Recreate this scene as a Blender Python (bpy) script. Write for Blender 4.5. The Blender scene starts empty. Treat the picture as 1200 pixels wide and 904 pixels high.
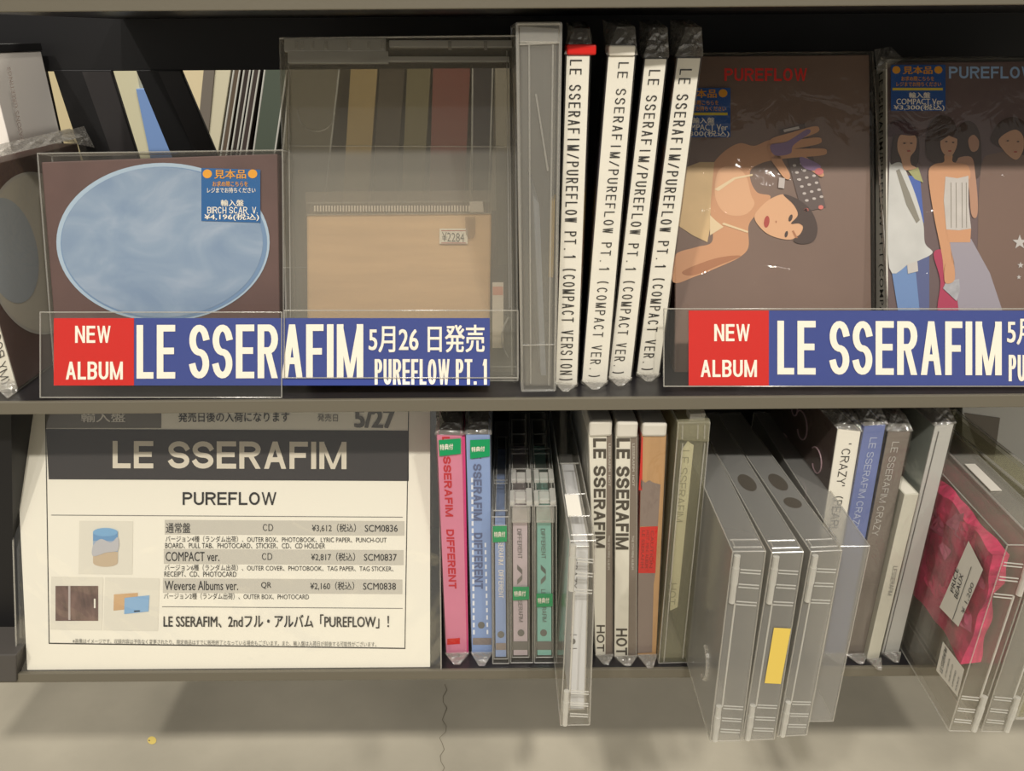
import bpy, bmesh, math, random
from mathutils import Vector, Matrix, noise
random.seed(7)
SC = bpy.context.scene
COL = SC.collection
V = Vector

# ------------------------------------------------------------------ camera
W_, H_, F_ = 1200.0, 904.0, 924.0
PITCH, ROLL, DIST = math.radians(24.0), math.radians(-0.42), 0.48
R_ = (Matrix.Rotation(math.radians(90) - PITCH, 3, 'X') @ Matrix.Rotation(ROLL, 3, 'Z'))


def ray(px, py):
    return (R_ @ V(((px - W_ / 2) / F_, -(py - H_ / 2) / F_, -1.0))).normalized()


_r = ray(600, 786)
CAM = V((0, -DIST, -_r.z / _r.y * DIST))          # the lower shelf's top front edge is z = 0, y = 0
cam_d = bpy.data.cameras.new('camera')
cam_d.sensor_width, cam_d.lens = 36.0, F_ / W_ * 36.0
cam_d.clip_start, cam_d.clip_end = 0.02, 50
cam_o = bpy.data.objects.new('camera', cam_d)
COL.objects.link(cam_o)
cam_o.matrix_world = Matrix.Translation(CAM) @ R_.to_4x4()
SC.camera = cam_o

# ------------------------------------------------------------------ light
SC.view_settings.view_transform = 'Standard'
SC.view_settings.look = 'None'
SC.view_settings.gamma = 1.0
SC.view_settings.use_curve_mapping = False
SC.view_settings.exposure = -0.1
SC.cycles.transparent_max_bounces = 48
SC.cycles.max_bounces = 10
SC.cycles.sample_clamp_indirect = 4.0
SC.cycles.caustics_reflective = False
SC.cycles.caustics_refractive = False
world = bpy.data.worlds.new('shop_ambient')
SC.world = world
world.use_nodes = True
world.node_tree.nodes['Background'].inputs[0].default_value = (1.0, 0.95, 0.87, 1)
world.node_tree.nodes['Background'].inputs[1].default_value = 0.33


def area(name, loc, target, power, sx, sy, col=(1.0, 0.955, 0.88), spread=180):
    l = bpy.data.lights.new(name, 'AREA')
    l.shape, l.size, l.size_y, l.energy, l.color = 'RECTANGLE', sx, sy, power, col
    o = bpy.data.objects.new(name, l)
    COL.objects.link(o)
    l.spread = math.radians(spread)
    o.location = loc
    o.rotation_euler = (V(target) - V(loc)).to_track_quat('-Z', 'Y').to_euler()
    return o


area('ceiling_spot', (-1.5, -2.75, 3.5), (-0.2, 0, 0.2), 76, 0.13, 0.13)
area('ceiling_spot', (0.25, -2.75, 3.5), (0.05, 0, 0.2), 92, 0.13, 0.13)
area('ceiling_spot', (1.9, -2.75, 3.5), (0.2, 0, 0.2), 66, 0.13, 0.13)
for x in (-1.5, -0.5, 0.5, 1.5):
    area('fill_strip', (x, -1.9, 3.3), (x * .6, 0, 0.0), 9, 0.16, 1.8)  # added soft fill, split into narrow strips for streaky reflections
area('far_side_fill', (-0.12, 0.95, 0.95), (-0.1, 0.35, 0.40), 2.6, 0.5, 0.1, spread=120)  # added fill light to brighten the row across the rack


# ------------------------------------------------------------------ materials
def lin(c):
    c = c / 255.0
    return c / 12.92 if c <= 0.04045 else ((c + 0.055) / 1.055) ** 2.4


MATS = {}


def rgb(r, g, b, k=0.92):
    return (lin(r) * k, lin(g) * k, lin(b) * k, 1)


def pm(name, col, rough=0.55, metal=0.0, spec=0.4, bump=0.0, bscale=60.0, var=0.0, vscale=8.0, stretch=None):
    """procedural opaque material; col is sRGB 0-255"""
    if name in MATS:
        return MATS[name]
    m = bpy.data.materials.new(name)
    m.use_nodes = True
    nt = m.node_tree
    b = nt.nodes['Principled BSDF']
    b.inputs['Roughness'].default_value = rough
    b.inputs['Metallic'].default_value = metal
    b.inputs['Specular IOR Level'].default_value = spec
    c = rgb(*col)
    b.inputs['Base Color'].default_value = c
    tc = None
    if var or bump:
        tc = nt.nodes.new('ShaderNodeTexCoord')
        mp = nt.nodes.new('ShaderNodeMapping')
        nt.links.new(tc.outputs['Object'], mp.inputs[0])
        if stretch:
            mp.inputs['Scale'].default_value = stretch
    if var:
        n = nt.nodes.new('ShaderNodeTexNoise')
        n.inputs['Scale'].default_value = vscale
        n.inputs['Detail'].default_value = 6
        nt.links.new(mp.outputs[0], n.inputs['Vector'])
        r = nt.nodes.new('ShaderNodeValToRGB')
        r.color_ramp.elements[0].position, r.color_ramp.elements[1].position = 0.3, 0.7
        r.color_ramp.elements[0].color = tuple(x * (1 - var) for x in c[:3]) + (1,)
        r.color_ramp.elements[1].color = tuple(min(1, x * (1 + var)) for x in c[:3]) + (1,)
        nt.links.new(n.outputs['Fac'], r.inputs[0])
        nt.links.new(r.outputs[0], b.inputs['Base Color'])
    if bump:
        n = nt.nodes.new('ShaderNodeTexNoise')
        n.inputs['Scale'].default_value = bscale
        nt.links.new(mp.outputs[0], n.inputs['Vector'])
        bp = nt.nodes.new('ShaderNodeBump')
        bp.inputs['Strength'].default_value = bump
        bp.inputs['Distance'].default_value = 0.002
        nt.links.new(n.outputs['Fac'], bp.inputs['Height'])
        nt.links.new(bp.outputs[0], b.inputs['Normal'])
    MATS[name] = m
    return m


def clear(name, tint=(0.95, 0.94, 0.90), haze=0.05, edge=0.25, gloss=0.55, rough=0.06, hcol=(200, 192, 172), bump=0.0, bscale=25.0, base=0.03):
    """clear plastic: see-through, a little hazy, shinier and denser where seen edge-on"""
    if name in MATS:
        return MATS[name]
    m = bpy.data.materials.new(name)
    m.use_nodes = True
    nt = m.node_tree
    N, L = nt.nodes, nt.links
    N.remove(N['Principled BSDF'])
    out = N['Material Output']
    tr = N.new('ShaderNodeBsdfTransparent')
    tr.inputs[0].default_value = (*tint, 1)
    df = N.new('ShaderNodeBsdfDiffuse')
    df.inputs[0].default_value = rgb(*hcol)
    tl = N.new('ShaderNodeBsdfTranslucent')
    tl.inputs[0].default_value = rgb(*hcol)
    hz = N.new('ShaderNodeMixShader')
    hz.inputs[0].default_value = 0.35
    L.new(df.outputs[0], hz.inputs[1])
    L.new(tl.outputs[0], hz.inputs[2])
    gl = N.new('ShaderNodeBsdfAnisotropic')
    gl.inputs['Color'].default_value = (1, 1, 1, 1)
    gl.inputs['Roughness'].default_value = rough
    lw = N.new('ShaderNodeLayerWeight')
    lw.inputs[0].default_value = 0.5

    def curve(power, mul, add):
        p = N.new('ShaderNodeMath'); p.operation = 'POWER'
        L.new(lw.outputs['Facing'], p.inputs[0]); p.inputs[1].default_value = power
        a = N.new('ShaderNodeMath'); a.operation = 'MULTIPLY_ADD'; a.use_clamp = True
        L.new(p.outputs[0], a.inputs[0]); a.inputs[1].default_value = mul; a.inputs[2].default_value = add
        return a.outputs[0]
    m1 = N.new('ShaderNodeMixShader')
    L.new(curve(2.5, edge, haze), m1.inputs[0])
    L.new(tr.outputs[0], m1.inputs[1]); L.new(hz.outputs[0], m1.inputs[2])
    m2 = N.new('ShaderNodeMixShader')
    L.new(curve(4.0, gloss, base), m2.inputs[0])
    L.new(m1.outputs[0], m2.inputs[1]); L.new(gl.outputs[0], m2.inputs[2])
    L.new(m2.outputs[0], out.inputs['Surface'])
    if bump:
        tc = N.new('ShaderNodeTexCoord')
        n = N.new('ShaderNodeTexNoise')
        n.inputs['Scale'].default_value = bscale
        n.inputs['Detail'].default_value = 3
        n.inputs['Distortion'].default_value = 1.2
        L.new(tc.outputs['Object'], n.inputs['Vector'])
        bp = N.new('ShaderNodeBump')
        bp.inputs['Strength'].default_value = bump
        bp.inputs['Distance'].default_value = 0.004
        L.new(n.outputs['Fac'], bp.inputs['Height'])
        L.new(bp.outputs[0], gl.inputs['Normal'])
    MATS[name] = m
    return m


CASE = clear('clear_case_plastic', (0.985, 0.98, 0.97), 0.035, 0.30, 0.40, 0.08, (214, 208, 192), base=0.04)
CASE_D = clear('cloudy_case_plastic', (0.93, 0.92, 0.89), 0.26, 0.30, 0.40, 0.12, (202, 198, 188), base=0.05)
CASE_T = clear('dull_case_plastic', (0.90, 0.89, 0.86), 0.36, 0.25, 0.40, 0.14, (200, 198, 192), base=0.05)
CASE_Y = clear('yellowed_case_plastic', (0.96, 0.955, 0.90), 0.17, 0.30, 0.45, 0.08, (202, 197, 168), base=0.05)
RIM = clear('frosted_plastic_edge', (0.96, 0.95, 0.93), 0.24, 0.40, 0.6, 0.10, (240, 237, 228), base=0.10)
EDGE = clear('bright_plastic_edge', (0.97, 0.97, 0.95), 0.5, 0.40, 0.6, 0.10, (250, 247, 238), base=0.14)
WRAP = clear('cellophane_wrap', (0.97, 0.97, 0.96), 0.02, 0.18, 0.6, 0.05, (210, 205, 190), bump=0.7, bscale=30, base=0.045)
FOLD = clear('folded_cellophane', (0.88, 0.87, 0.85), 0.36, 0.35, 0.7, 0.10, (222, 216, 204), bump=0.9, bscale=120, base=0.22)
FILM = clear('clear_sign_film', (0.985, 0.985, 0.975), 0.012, 0.25, 0.5, 0.07, (205, 200, 188), bump=0.15, bscale=9, base=0.02)
SLEEVE = clear('soft_clear_sleeve', (0.97, 0.97, 0.95), 0.012, 0.2, 0.5, 0.07, (220, 214, 198), bump=1.0, bscale=9, base=0.10)

WHITE = pm('white_card', (246, 240, 226), 0.5)
PAPER = pm('white_paper', (250, 244, 230), 0.7)
INK = pm('black_ink', (22, 20, 20), 0.6)
GREYINK = pm('grey_ink', (110, 108, 104), 0.6)
DARK = pm('charcoal_print', (52, 48, 48), 0.5)
BARGREY = pm('light_grey_print', (208, 202, 190), 0.6)
RED = pm('red_print', (212, 26, 16), 0.45)
BLUE = pm('blue_print', (56, 72, 146), 0.45)
LETTERW = pm('off_white_lettering', (255, 246, 232), 0.5)
ORANGE = pm('orange_print', (240, 165, 40), 0.5)
YELLOW = pm('yellow_print', (226, 200, 60), 0.5)
STICKB = pm('sticker_blue', (22, 96, 160), 0.4)
STICKN = pm('sticker_navy', (30, 84, 160), 0.4)
GREEN = pm('green_sticker', (8, 150, 90), 0.4)
BLACKPL = pm('black_paint', (20, 19, 20), 0.5)


# ------------------------------------------------------------------ mesh helpers
class MB:
    def __init__(s):
        s.v, s.f, s.m, s.mats = [], [], [], []

    def mi(s, m):
        if m not in s.mats:
            s.mats.append(m)
        return s.mats.index(m)

    def face(s, pts, m):
        i = len(s.v)
        s.v += [tuple(p) for p in pts]
        s.f.append(tuple(range(i, i + len(pts))))
        s.m.append(s.mi(m))
        return s

    def hexa(s, q, d, m):
        """box: front quad q (BL,BR,TR,TL) swept along vector d"""
        i = len(s.v)
        s.v += [tuple(p) for p in q] + [tuple(V(p) + d) for p in q]
        k = s.mi(m)
        for f in ((0, 1, 2, 3), (5, 4, 7, 6), (4, 0, 3, 7), (1, 5, 6, 2), (3, 2, 6, 7), (4, 5, 1, 0)):
            s.f.append(tuple(i + j for j in f))
            s.m.append(k)
        return s

    def box(s, a, b, m):
        a, b = V(a), V(b)
        q = [V((a.x, a.y, a.z)), V((b.x, a.y, a.z)), V((b.x, a.y, b.z)), V((a.x, a.y, b.z))]
        return s.hexa(q, V((0, b.y - a.y, 0)), m)

    def bar(s, a, b, r, m, n=6):
        """round bar"""
        a, b = V(a), V(b)
        t = (b - a).normalized()
        u = t.orthogonal().normalized()
        w = t.cross(u)
        i = len(s.v)
        k = s.mi(m)
        for p in (a, b):
            for j in range(n):
                an = 2 * math.pi * j / n
                s.v.append(tuple(p + (u * math.cos(an) + w * math.sin(an)) * r))
        for j in range(n):
            s.f.append((i + j, i + (j + 1) % n, i + n + (j + 1) % n, i + n + j)); s.m.append(k)
        s.f.append(tuple(i + j for j in reversed(range(n)))); s.m.append(k)
        s.f.append(tuple(i + n + j for j in range(n))); s.m.append(k)
        return s

    def edges(s, q, d, r, m, skip=()):
        p = [V(x) for x in q] + [V(x) + d for x in q]
        for e in ((0, 1), (1, 2), (2, 3), (3, 0), (4, 5), (5, 6), (6, 7), (7, 4), (0, 4), (1, 5), (2, 6), (3, 7)):
            if e not in skip:
                s.bar(p[e[0]], p[e[1]], r, m)
        return s

    def sheet(s, a, b, c, d, nu, nv, amp, m, pin=True):
        a, b, c, d = V(a), V(b), V(c), V(d)
        nrm = (b - a).cross(d - a)
        nrm = nrm.normalized() if nrm.length > 1e-12 else V((0, -1, 0))
        i = len(s.v)
        k = s.mi(m)
        for j in range(nv + 1):
            for l in range(nu + 1):
                u, w = l / nu, j / nv
                p = (a * (1 - u) + b * u) * (1 - w) + (d * (1 - u) + c * u) * w
                e = 1.0
                if pin:
                    e = min(1, 4 * u * (1 - u) + 0.15) * min(1, 4 * w * (1 - w) + 0.15)
                s.v.append(tuple(p + nrm * random.uniform(-amp, amp) * e))
        for j in range(nv):
            for l in range(nu):
                o = i + j * (nu + 1) + l
                s.f.append((o, o + 1, o + nu + 2, o + nu + 1)); s.m.append(k)
        return s

    def build(s, name, parent=None, bevel=0.0, smooth=False):
        me = bpy.data.meshes.new(name)
        o0 = V((0, 0, 0))
        top = parent
        while top is not None and top.parent is not None:
            top = top.parent
        if top is not None:
            o0 = V(top.location)
        me.from_pydata([tuple(V(p) - o0) for p in s.v], [], s.f)
        for m in s.mats:
            me.materials.append(m)
        me.polygons.foreach_set('material_index', s.m)
        if smooth:
            me.polygons.foreach_set('use_smooth', [True] * len(me.polygons))
        me.update()
        o = bpy.data.objects.new(name, me)
        COL.objects.link(o)
        if parent is not None:
            o.parent = parent
        if bevel:
            bm = o.modifiers.new('rounded', 'BEVEL')
            bm.width, bm.segments, bm.limit_method = bevel, 2, 'ANGLE'
        return o


def tag(o, label, cat, group=None, kind=None):
    if label: o['label'] = label
    if cat: o['category'] = cat
    if group: o['group'] = group
    if kind: o['kind'] = kind
    return o


def thing(name, label, cat, loc, group=None):
    o = bpy.data.objects.new(name, None)
    o.empty_display_size = 0.02
    COL.objects.link(o)
    o.location = loc
    return tag(o, label, cat, group)


class Plane:
    """a plane in the place; .at(px, py) is the point of it seen at that point of the photograph"""
    def __init__(s, p, lean=0.0, yaw=0.0, n=None):
        s.p = V(p)
        l, y = math.radians(lean), math.radians(yaw)
        s.n = V(n).normalized() if n is not None else V((-math.sin(y) * math.cos(l), -math.cos(y) * math.cos(l), math.sin(l)))

    def at(s, px, py, off=0.0):
        r = ray(px, py)
        t = (s.p + s.n * off - CAM).dot(s.n) / r.dot(s.n)
        return CAM + r * t

    def quad(s, pts, off=0.0):           # TL TR BR BL in the photo -> BL BR TR TL in the place
        tl, tr, br, bl = pts
        return [s.at(*bl, off), s.at(*br, off), s.at(*tr, off), s.at(*tl, off)]


def on_z(px, py, z):
    r = ray(px, py)
    return CAM + r * ((z - CAM.z) / r.z)


_tc = bpy.data.curves.new('lettering', 'FONT')
_to = bpy.data.objects.new('lettering', _tc)
COL.objects.link(_to)
_cache = {}


def glyphs(s, bold, space):
    k = (s, bold, space)
    if k not in _cache:
        _tc.body, _tc.offset, _tc.space_character, _tc.resolution_u = s, bold, space, 3
        _to.data = _tc
        dg = bpy.context.evaluated_depsgraph_get()
        dg.update()
        me = bpy.data.meshes.new_from_object(_to.evaluated_get(dg))
        vs = [(v.co.x, v.co.y) for v in me.vertices]
        fs = [tuple(p.vertices) for p in me.polygons]
        bpy.data.meshes.remove(me)
        _cache[k] = (vs, fs)
    return _cache[k]


def _arc(cx, cy, rx, ry, a0, a1, n=9):
    return [(cx + rx * math.cos(math.radians(a0 + (a1 - a0) * i / n)), cy + ry * math.sin(math.radians(a0 + (a1 - a0) * i / n))) for i in range(n + 1)]


_bowl = [(0, 1), (.55, 1)] + _arc(.55, .76, .45, .24, 80, -80, 8) + [(.55, .52), (0, .52)]
_st0, _st1 = [(0, 0), (0, 1)], [(1, 0), (1, 1)]
# plain sans capitals as pen strokes: relative width, strokes in a unit cell (a two-point slanting stroke gets flat ends)
PEN = {
    'L': (.54, [[(0, 1), (0, 0), (1, 0)]]), 'E': (.60, [[(1, 1), (0, 1), (0, 0), (1, 0)], [(0, .52), (.9, .52)]]),
    'F': (.56, [[(1, 1), (0, 1), (0, 0)], [(0, .5), (.85, .5)]]), 'I': (.0, [[(0.5, 1), (0.5, 0)]]),
    'S': (.66, [_arc(.5, .745, .5, .255, 15, 262, 14) + _arc(.5, .245, .5, .245, 82, -165, 14)]),
    'R': (.68, [_st0, _bowl, [(.5, .52), (1, 0)]]), 'P': (.62, [_st0, _bowl]),
    'B': (.64, [_st0, _bowl, [(0, .52), (.5, .52)] + _arc(.55, .26, .45, .26, 85, -80, 8) + [(.55, 0), (0, 0)]]),
    'A': (.72, [[(0, 0), (.5, 1)], [(.5, 1), (1, 0)], [(.2, .3), (.8, .3)]]), 'M': (.92, [_st0, [(0, 1), (.5, 0)], [(.5, 0), (1, 1)], _st1]),
    'N': (.72, [_st0, [(0, 1), (1, 0)], _st1]), 'W': (1.08, [[(0, 1), (.25, 0)], [(.25, 0), (.5, 1)], [(.5, 1), (.75, 0)], [(.75, 0), (1, 1)]]),
    'U': (.66, [[(0, 1), (0, .32)] + _arc(.5, .32, .5, .32, 185, 355, 12) + [(1, .32), (1, 1)]]),
    'O': (.72, [_arc(.5, .5, .5, .5, 90, 450, 26)]), 'C': (.68, [_arc(.5, .5, .5, .5, 45, 315, 20)]),
    'D': (.66, [_st0, [(0, 1), (.45, 1)] + _arc(.45, .5, .55, .5, 85, -85, 12) + [(.45, 0), (0, 0)]]),
    'T': (.62, [[(0, 1), (1, 1)], [(.5, 1), (.5, 0)]]), 'H': (.66, [_st0, _st1, [(0, .5), (1, .5)]]),
    'Z': (.62, [[(0, 1), (1, 1)], [(1, 1), (0, 0)], [(0, 0), (1, 0)]]), 'Y': (.68, [[(0, 1), (.5, .45)], [(1, 1), (.5, .45)], [(.5, .5), (.5, 0)]]),
    'V': (.68, [[(0, 1), (.5, 0)], [(.5, 0), (1, 1)]]), '1': (.36, [[(0, .78), (.75, 1)], [(.75, 1), (.75, 0)]]), '.': (.0, [[(.5, 0), (.5, .01)]]),
    '/': (.5, [[(0, 0), (1, 1)]]), '(': (.26, [_arc(1.15, .5, 1.15, .62, 115, 245, 8)]), ')': (.26, [_arc(-.15, .5, 1.15, .62, 65, -65, 8)]),
    "'": (.0, [[(.5, 1), (.5, .78)]]), ' ': (.16, []),
}


def pen_text(mb, pl, s, q, m, t, off, mono):
    P = [pl.at(*p, off) for p in q]
    wp = math.hypot(q[1][0] - q[0][0], q[1][1] - q[0][1])
    hp = math.hypot(q[3][0] - q[0][0], q[3][1] - q[0][1])
    th = hp * t
    wid = [(.60 if c != ' ' else .42) if mono else PEN[c][0] for c in s]
    gap = .34 if mono else .12
    nat = [(w * hp * .9 + th) if not mono else w * hp for w in wid]
    tot = sum(nat) + gap * hp * (len(s) - 1)
    fx = wp / tot
    x = 0.0
    k = mb.mi(m)
    lay = 0
    for c, w in zip(s, nat):
        cw = max(w * fx, th)
        own = cw
        x0 = x
        if mono and c in "I.'1()":
            own = max(th, cw * {'I': .3, '1': .6}.get(c, .5)); x0 = x + (cw - own) / 2
        for st in PEN[c][1]:
            pts = [(x0 + th / 2 + u * max(0, own - th) if own > th else x0 + own / 2, th / 2 + v * (hp - th)) for u, v in st]
            if len(pts) == 2 and abs(pts[0][0] - pts[1][0]) > 1e-6 and abs(pts[0][1] - pts[1][1]) > 1e-6:
                (ax, ay), (bx, by) = sorted(pts, key=lambda p: p[1])
                ay = 0 if ay < th * .6 else ay
                by = hp if by > hp - th * .6 else by
                hh = th * .46 * math.hypot(bx - ax, by - ay) / (by - ay) * (.82 if c in 'MWN' else 1)
                i0 = len(mb.v)
                dz = pl.n * (.00003 * (lay % 5)); lay += 1
                for px, py in ((ax - hh, ay), (ax + hh, ay), (bx + hh, by), (bx - hh, by)):
                    px = min(max(px, x0), x0 + max(own, th))
                    u, v = px / wp, py / hp
                    mb.v.append(tuple((P[0] * (1 - u) + P[1] * u) * (1 - v) + (P[3] * (1 - u) + P[2] * u) * v + dz))
                mb.f.append((i0, i0 + 1, i0 + 2, i0 + 3)); mb.m.append(k)
                continue
            closed = math.hypot(pts[0][0] - pts[-1][0], pts[0][1] - pts[-1][1]) < 1e-6
            n = len(pts)
            dirs = []
            for a, b in zip(pts, pts[1:]):
                l = math.hypot(b[0] - a[0], b[1] - a[1]) or 1e-9
                dirs.append(((b[0] - a[0]) / l, (b[1] - a[1]) / l))
            L, R = [], []
            hw = [th / 2 * (1 - .34 * min(1, abs(d[0]) * 2.6) * min(1, abs(d[1]) * 1.2)) if n < 7 else th / 2 for d in dirs]
            for i in range(n):
                d0 = dirs[i - 1] if i > 0 else (dirs[-1] if closed else dirs[0])
                d1 = dirs[i] if i < n - 1 else (dirs[0] if closed else dirs[-1])
                mx, my = -(d0[1] + d1[1]), d0[0] + d1[0]
                l = math.hypot(mx, my)
                if l < .25:
                    mx, my = -d1[1], d1[0]; sc = hw[min(i, n - 2)]
                else:
                    mx, my = mx / l, my / l
                    sc = min(hw[max(0, i - 1)], hw[min(i, n - 2)]) / max(.5, mx * -d1[1] + my * d1[0])
                px, py = pts[i]
                if not closed and i == 0: px, py = px - d1[0] * th / 2, py - d1[1] * th / 2
                if not closed and i == n - 1: px, py = px + d0[0] * th / 2, py + d0[1] * th / 2
                clip = lambda y: min(max(y, 0), hp) if c not in '()' else y
                L.append((px + mx * sc, clip(py + my * sc))); R.append((px - mx * sc, clip(py - my * sc)))
            i0 = len(mb.v)
            dz = pl.n * (.00003 * (lay % 5)); lay += 1
            for a in L + R:
                u, v = a[0] / wp, a[1] / hp
                mb.v.append(tuple((P[0] * (1 - u) + P[1] * u) * (1 - v) + (P[3] * (1 - u) + P[2] * u) * v + dz))
            for i in range(n - 1):
                mb.f.append((i0 + i, i0 + n + i, i0 + n + i + 1, i0 + i + 1)); mb.m.append(k)
        x += cw + gap * hp * fx


def text(mb, pl, s, q, m, bold=0.0, space=1.0, off=0.0003):
    """s fills the photo-quad q = (start-of-baseline, end-of-baseline, end-of-top, start-of-top) on plane pl"""
    if bold > 0 and all(c in PEN for c in s):
        return pen_text(mb, pl, s, q, m, .09 + bold * 2.2, off, space > 1.0)
    vs, fs = glyphs(s, 0.0, space)
    if not vs:
        return
    x0, x1 = min(v[0] for v in vs), max(v[0] for v in vs)
    y0, y1 = min(v[1] for v in vs), max(v[1] for v in vs)
    P = [pl.at(*p, off) for p in q]
    i = len(mb.v)
    k = mb.mi(m)
    x0, x1 = x0 - bold, x1 + bold
    for dx, dy in ((0, 0),) if bold < .003 else ((-bold, 0), (bold, 0)) if bold < .009 else ((-bold, -bold * .4), (bold, bold * .4), (-bold, bold * .4), (bold, -bold * .4)) if bold < .02 else tuple((bold * a, bold * .4 * b) for a in (-1, 0, 1) for b in (-1, 1)):
        i = len(mb.v)
        P = [p + pl.n * .00004 for p in P]
        for x, y in vs:
            u, w = (x + dx - x0) / (x1 - x0), (y + dy * (y1 - y0) - y0) / max(1e-6, y1 - y0)
            mb.v.append(tuple((P[0] * (1 - u) + P[1] * u) * (1 - w) + (P[3] * (1 - u) + P[2] * u) * w))
        for f in fs:
            mb.f.append(tuple(i + j for j in f)); mb.m.append(k)


def hbox(x0, y0, x1, y1, sl=0.0):
    """upright text box in the photo: left, top, right, bottom"""
    return ((x0, y1), (x1, y1 + sl), (x1, y0 + sl), (x0, y0))


def vdown(xl0, xr0, y0, xl1, xr1, y1):
    """text running down a spine: left/right edge at its top y0 and at its bottom y1"""
    return ((xl0, y0), (xl1, y1), (xr1, y1), (xr0, y0))


def poly(mb, pl, pts, m, off=0.0003):
    mb.face([pl.at(*p, off) for p in pts], m)


def rect(mb, pl, x0, y0, x1, y1, m, off=0.0003):
    poly(mb, pl, [(x0, y1), (x1, y1), (x1, y0), (x0, y0)], m, off)


def oval(mb, pl, cx, cy, rx, ry, m, off=0.0003, rot=0.0, n=40):
    c, s_ = math.cos(math.radians(rot)), math.sin(math.radians(rot))
    pts = []
    for j in range(n):
        a = -2 * math.pi * j / n
        x, y = rx * math.cos(a), ry * math.sin(a)
        pts.append((cx + x * c - y * s_, cy + x * s_ + y * c))
    poly(mb, pl, pts, m, off)


def smooth_pts(pts, k=5):
    out = []
    n = len(pts)
    for i in range(n):
        p0, p1, p2, p3 = (pts[(i + j - 1) % n] for j in range(4))
        for j in range(k):
            t = j / k
            out.append(tuple(0.5 * (2 * p1[a] + (p2[a] - p0[a]) * t + (2 * p0[a] - 5 * p1[a] + 4 * p2[a] - p3[a]) * t * t
                                    + (3 * p1[a] - p0[a] - 3 * p2[a] + p3[a]) * t ** 3) for a in (0, 1)))
    return out


def blob(mb, pl, pts, m, off=0.0003):
    poly(mb, pl, smooth_pts(pts), m, off)


def lerpq(q, u, w):
    return (q[0] * (1 - u) + q[1] * u) * (1 - w) + (q[3] * (1 - u) + q[2] * u) * w


def shrink(q, d, e):
    """inset a front quad and its depth by e metres on every side"""
    c = sum(q, V((0, 0, 0))) / 4
    ux, uz, n = (q[1] - q[0]).normalized(), (q[3] - q[0]).normalized(), d.normalized()
    r = [q[0] + (ux + uz) * e, q[1] + (uz - ux) * e, q[2] - (ux + uz) * e, q[3] + (ux - uz) * e]
    return [p + n * e for p in r], d - n * 2 * e


# ------------------------------------------------------------------ levels read off the photograph
FRONT = Plane((0, 0, 0))
ZL = 0.0
ZU = FRONT.at(600, 467.5).z
ZU_B = FRONT.at(600, 482).z
ZT_B = FRONT.at(600, 10).z
THICK = ZU - ZU_B
ZF = -0.45
BACK = 0.2

# ------------------------------------------------------------------ setting
conc = pm('concrete', (192, 184, 165), 0.7, spec=0.3, bump=0.25, bscale=40, var=0.16, vscale=5)
mb = MB().box((-3, -3, ZF - 0.02), (3, 3.2, ZF), conc)
tag(mb.build('floor'), None, None, kind='structure')
crk = pm('crack', (128, 119, 103), 0.9)
pl = Plane((0, 0, ZF), n=(0, 0, 1))
mb = MB()
prev = None
for i in range(16):
    p = (521 + 3 * math.sin(i * 1.9) - (3 if i > 8 else 0), 802 + i * 7.0)
    if prev:
        w = 0.32
        poly(mb, pl, [(prev[0] - w, prev[1]), (p[0] - w, p[1]), (p[0] + w, p[1]), (prev[0] + w, prev[1])], crk, 0.0008)
    prev = p
tag(mb.build('trim_1'), None, None, kind='structure')
wallm = pm('far_wall_paint', (120, 112, 98), 0.8)
tag(MB().box((-3, 3.2, ZF), (3, 3.25, 2.9), wallm).build('wall_back'), None, None, kind='structure')

sticker = thing('round_sticker', 'small round yellow sticker stuck on the bare concrete floor below the shelves', 'sticker', on_z(178, 868, ZF))
mb = MB(); oval(mb, pl, 178, 868, 5.2, 4.6, pm('sticker_yellow', (240, 214, 120), 0.5), 0.0009); mb.build('disc', sticker)
mb = MB(); oval(mb, pl, 174.8, 868.2, 1.0, .8, crk, 0.0013); mb.build('dark_mark', sticker)

# ------------------------------------------------------------------ the display rack
lipm = pm('warm_grey_metal', (112, 106, 92), 0.42, metal=0.2, spec=0.5, bump=0.05, bscale=300)
topm = pm('dark_shelf_surface', (34, 32, 34), 0.32, spec=0.5)
rack = thing('display_rack', 'black open display rack with grey edged shelves holding albums and cases', 'rack', (0, 0, ZL))
for z, back, xl in ((ZL, BACK, -.62), (ZU, 0.62, -.62), (ZT_B + THICK, BACK, -.302)):
    b = MB().box((xl, 0.003, z - THICK), (0.72, back, z - 0.0004), topm).build('shelf_board', rack)
    MB().box((xl, 0, z - THICK), (0.72, 0.003, z), lipm).build('front_lip', b, bevel=0.0006)
zp = Plane((0, BACK, 0)).at(300, 82).z
mb = MB().box((-0.62, BACK, zp), (0.72, BACK + 0.006, ZT_B + THICK), BLACKPL)
mb.build('back_panel', rack)
MB().box((-0.62, BACK, ZL - THICK), (0.72, BACK + 0.006, ZU - THICK), BLACKPL).build('back_panel', rack)
MB().box((0.0, BACK, ZU), (0.72, BACK + 0.006, zp), BLACKPL).build('back_panel', rack)
pb = Plane((0, BACK - 0.002, 0))
for (a0, a1, b0, b1) in ((-42, 33, -10, 62), (62, 130, 97, 163), (159, 212, 203, 257)):
    q = pb.quad(((a0, 82), (a1, 82), (b1, 188), (b0, 188)))
    br = MB().hexa(q, V((0, 0.004, 0)), BLACKPL).build('slanted_bar', rack, bevel=0.0006)
    m0, m1 = a0 * .5 + a1 * .5, b0 * .45 + b1 * .55
    MB().hexa(pb.quad(((m0, 84), (a1 - 1, 84), (b1 - 1, 188), (m1, 188)), .0004), V((0, 0.003, 0)), pm('side_face_grey', (50, 47, 47), 0.45)).build('side_face_strip', br)  # lighter grey strip added for the bar's visible side face
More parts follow.
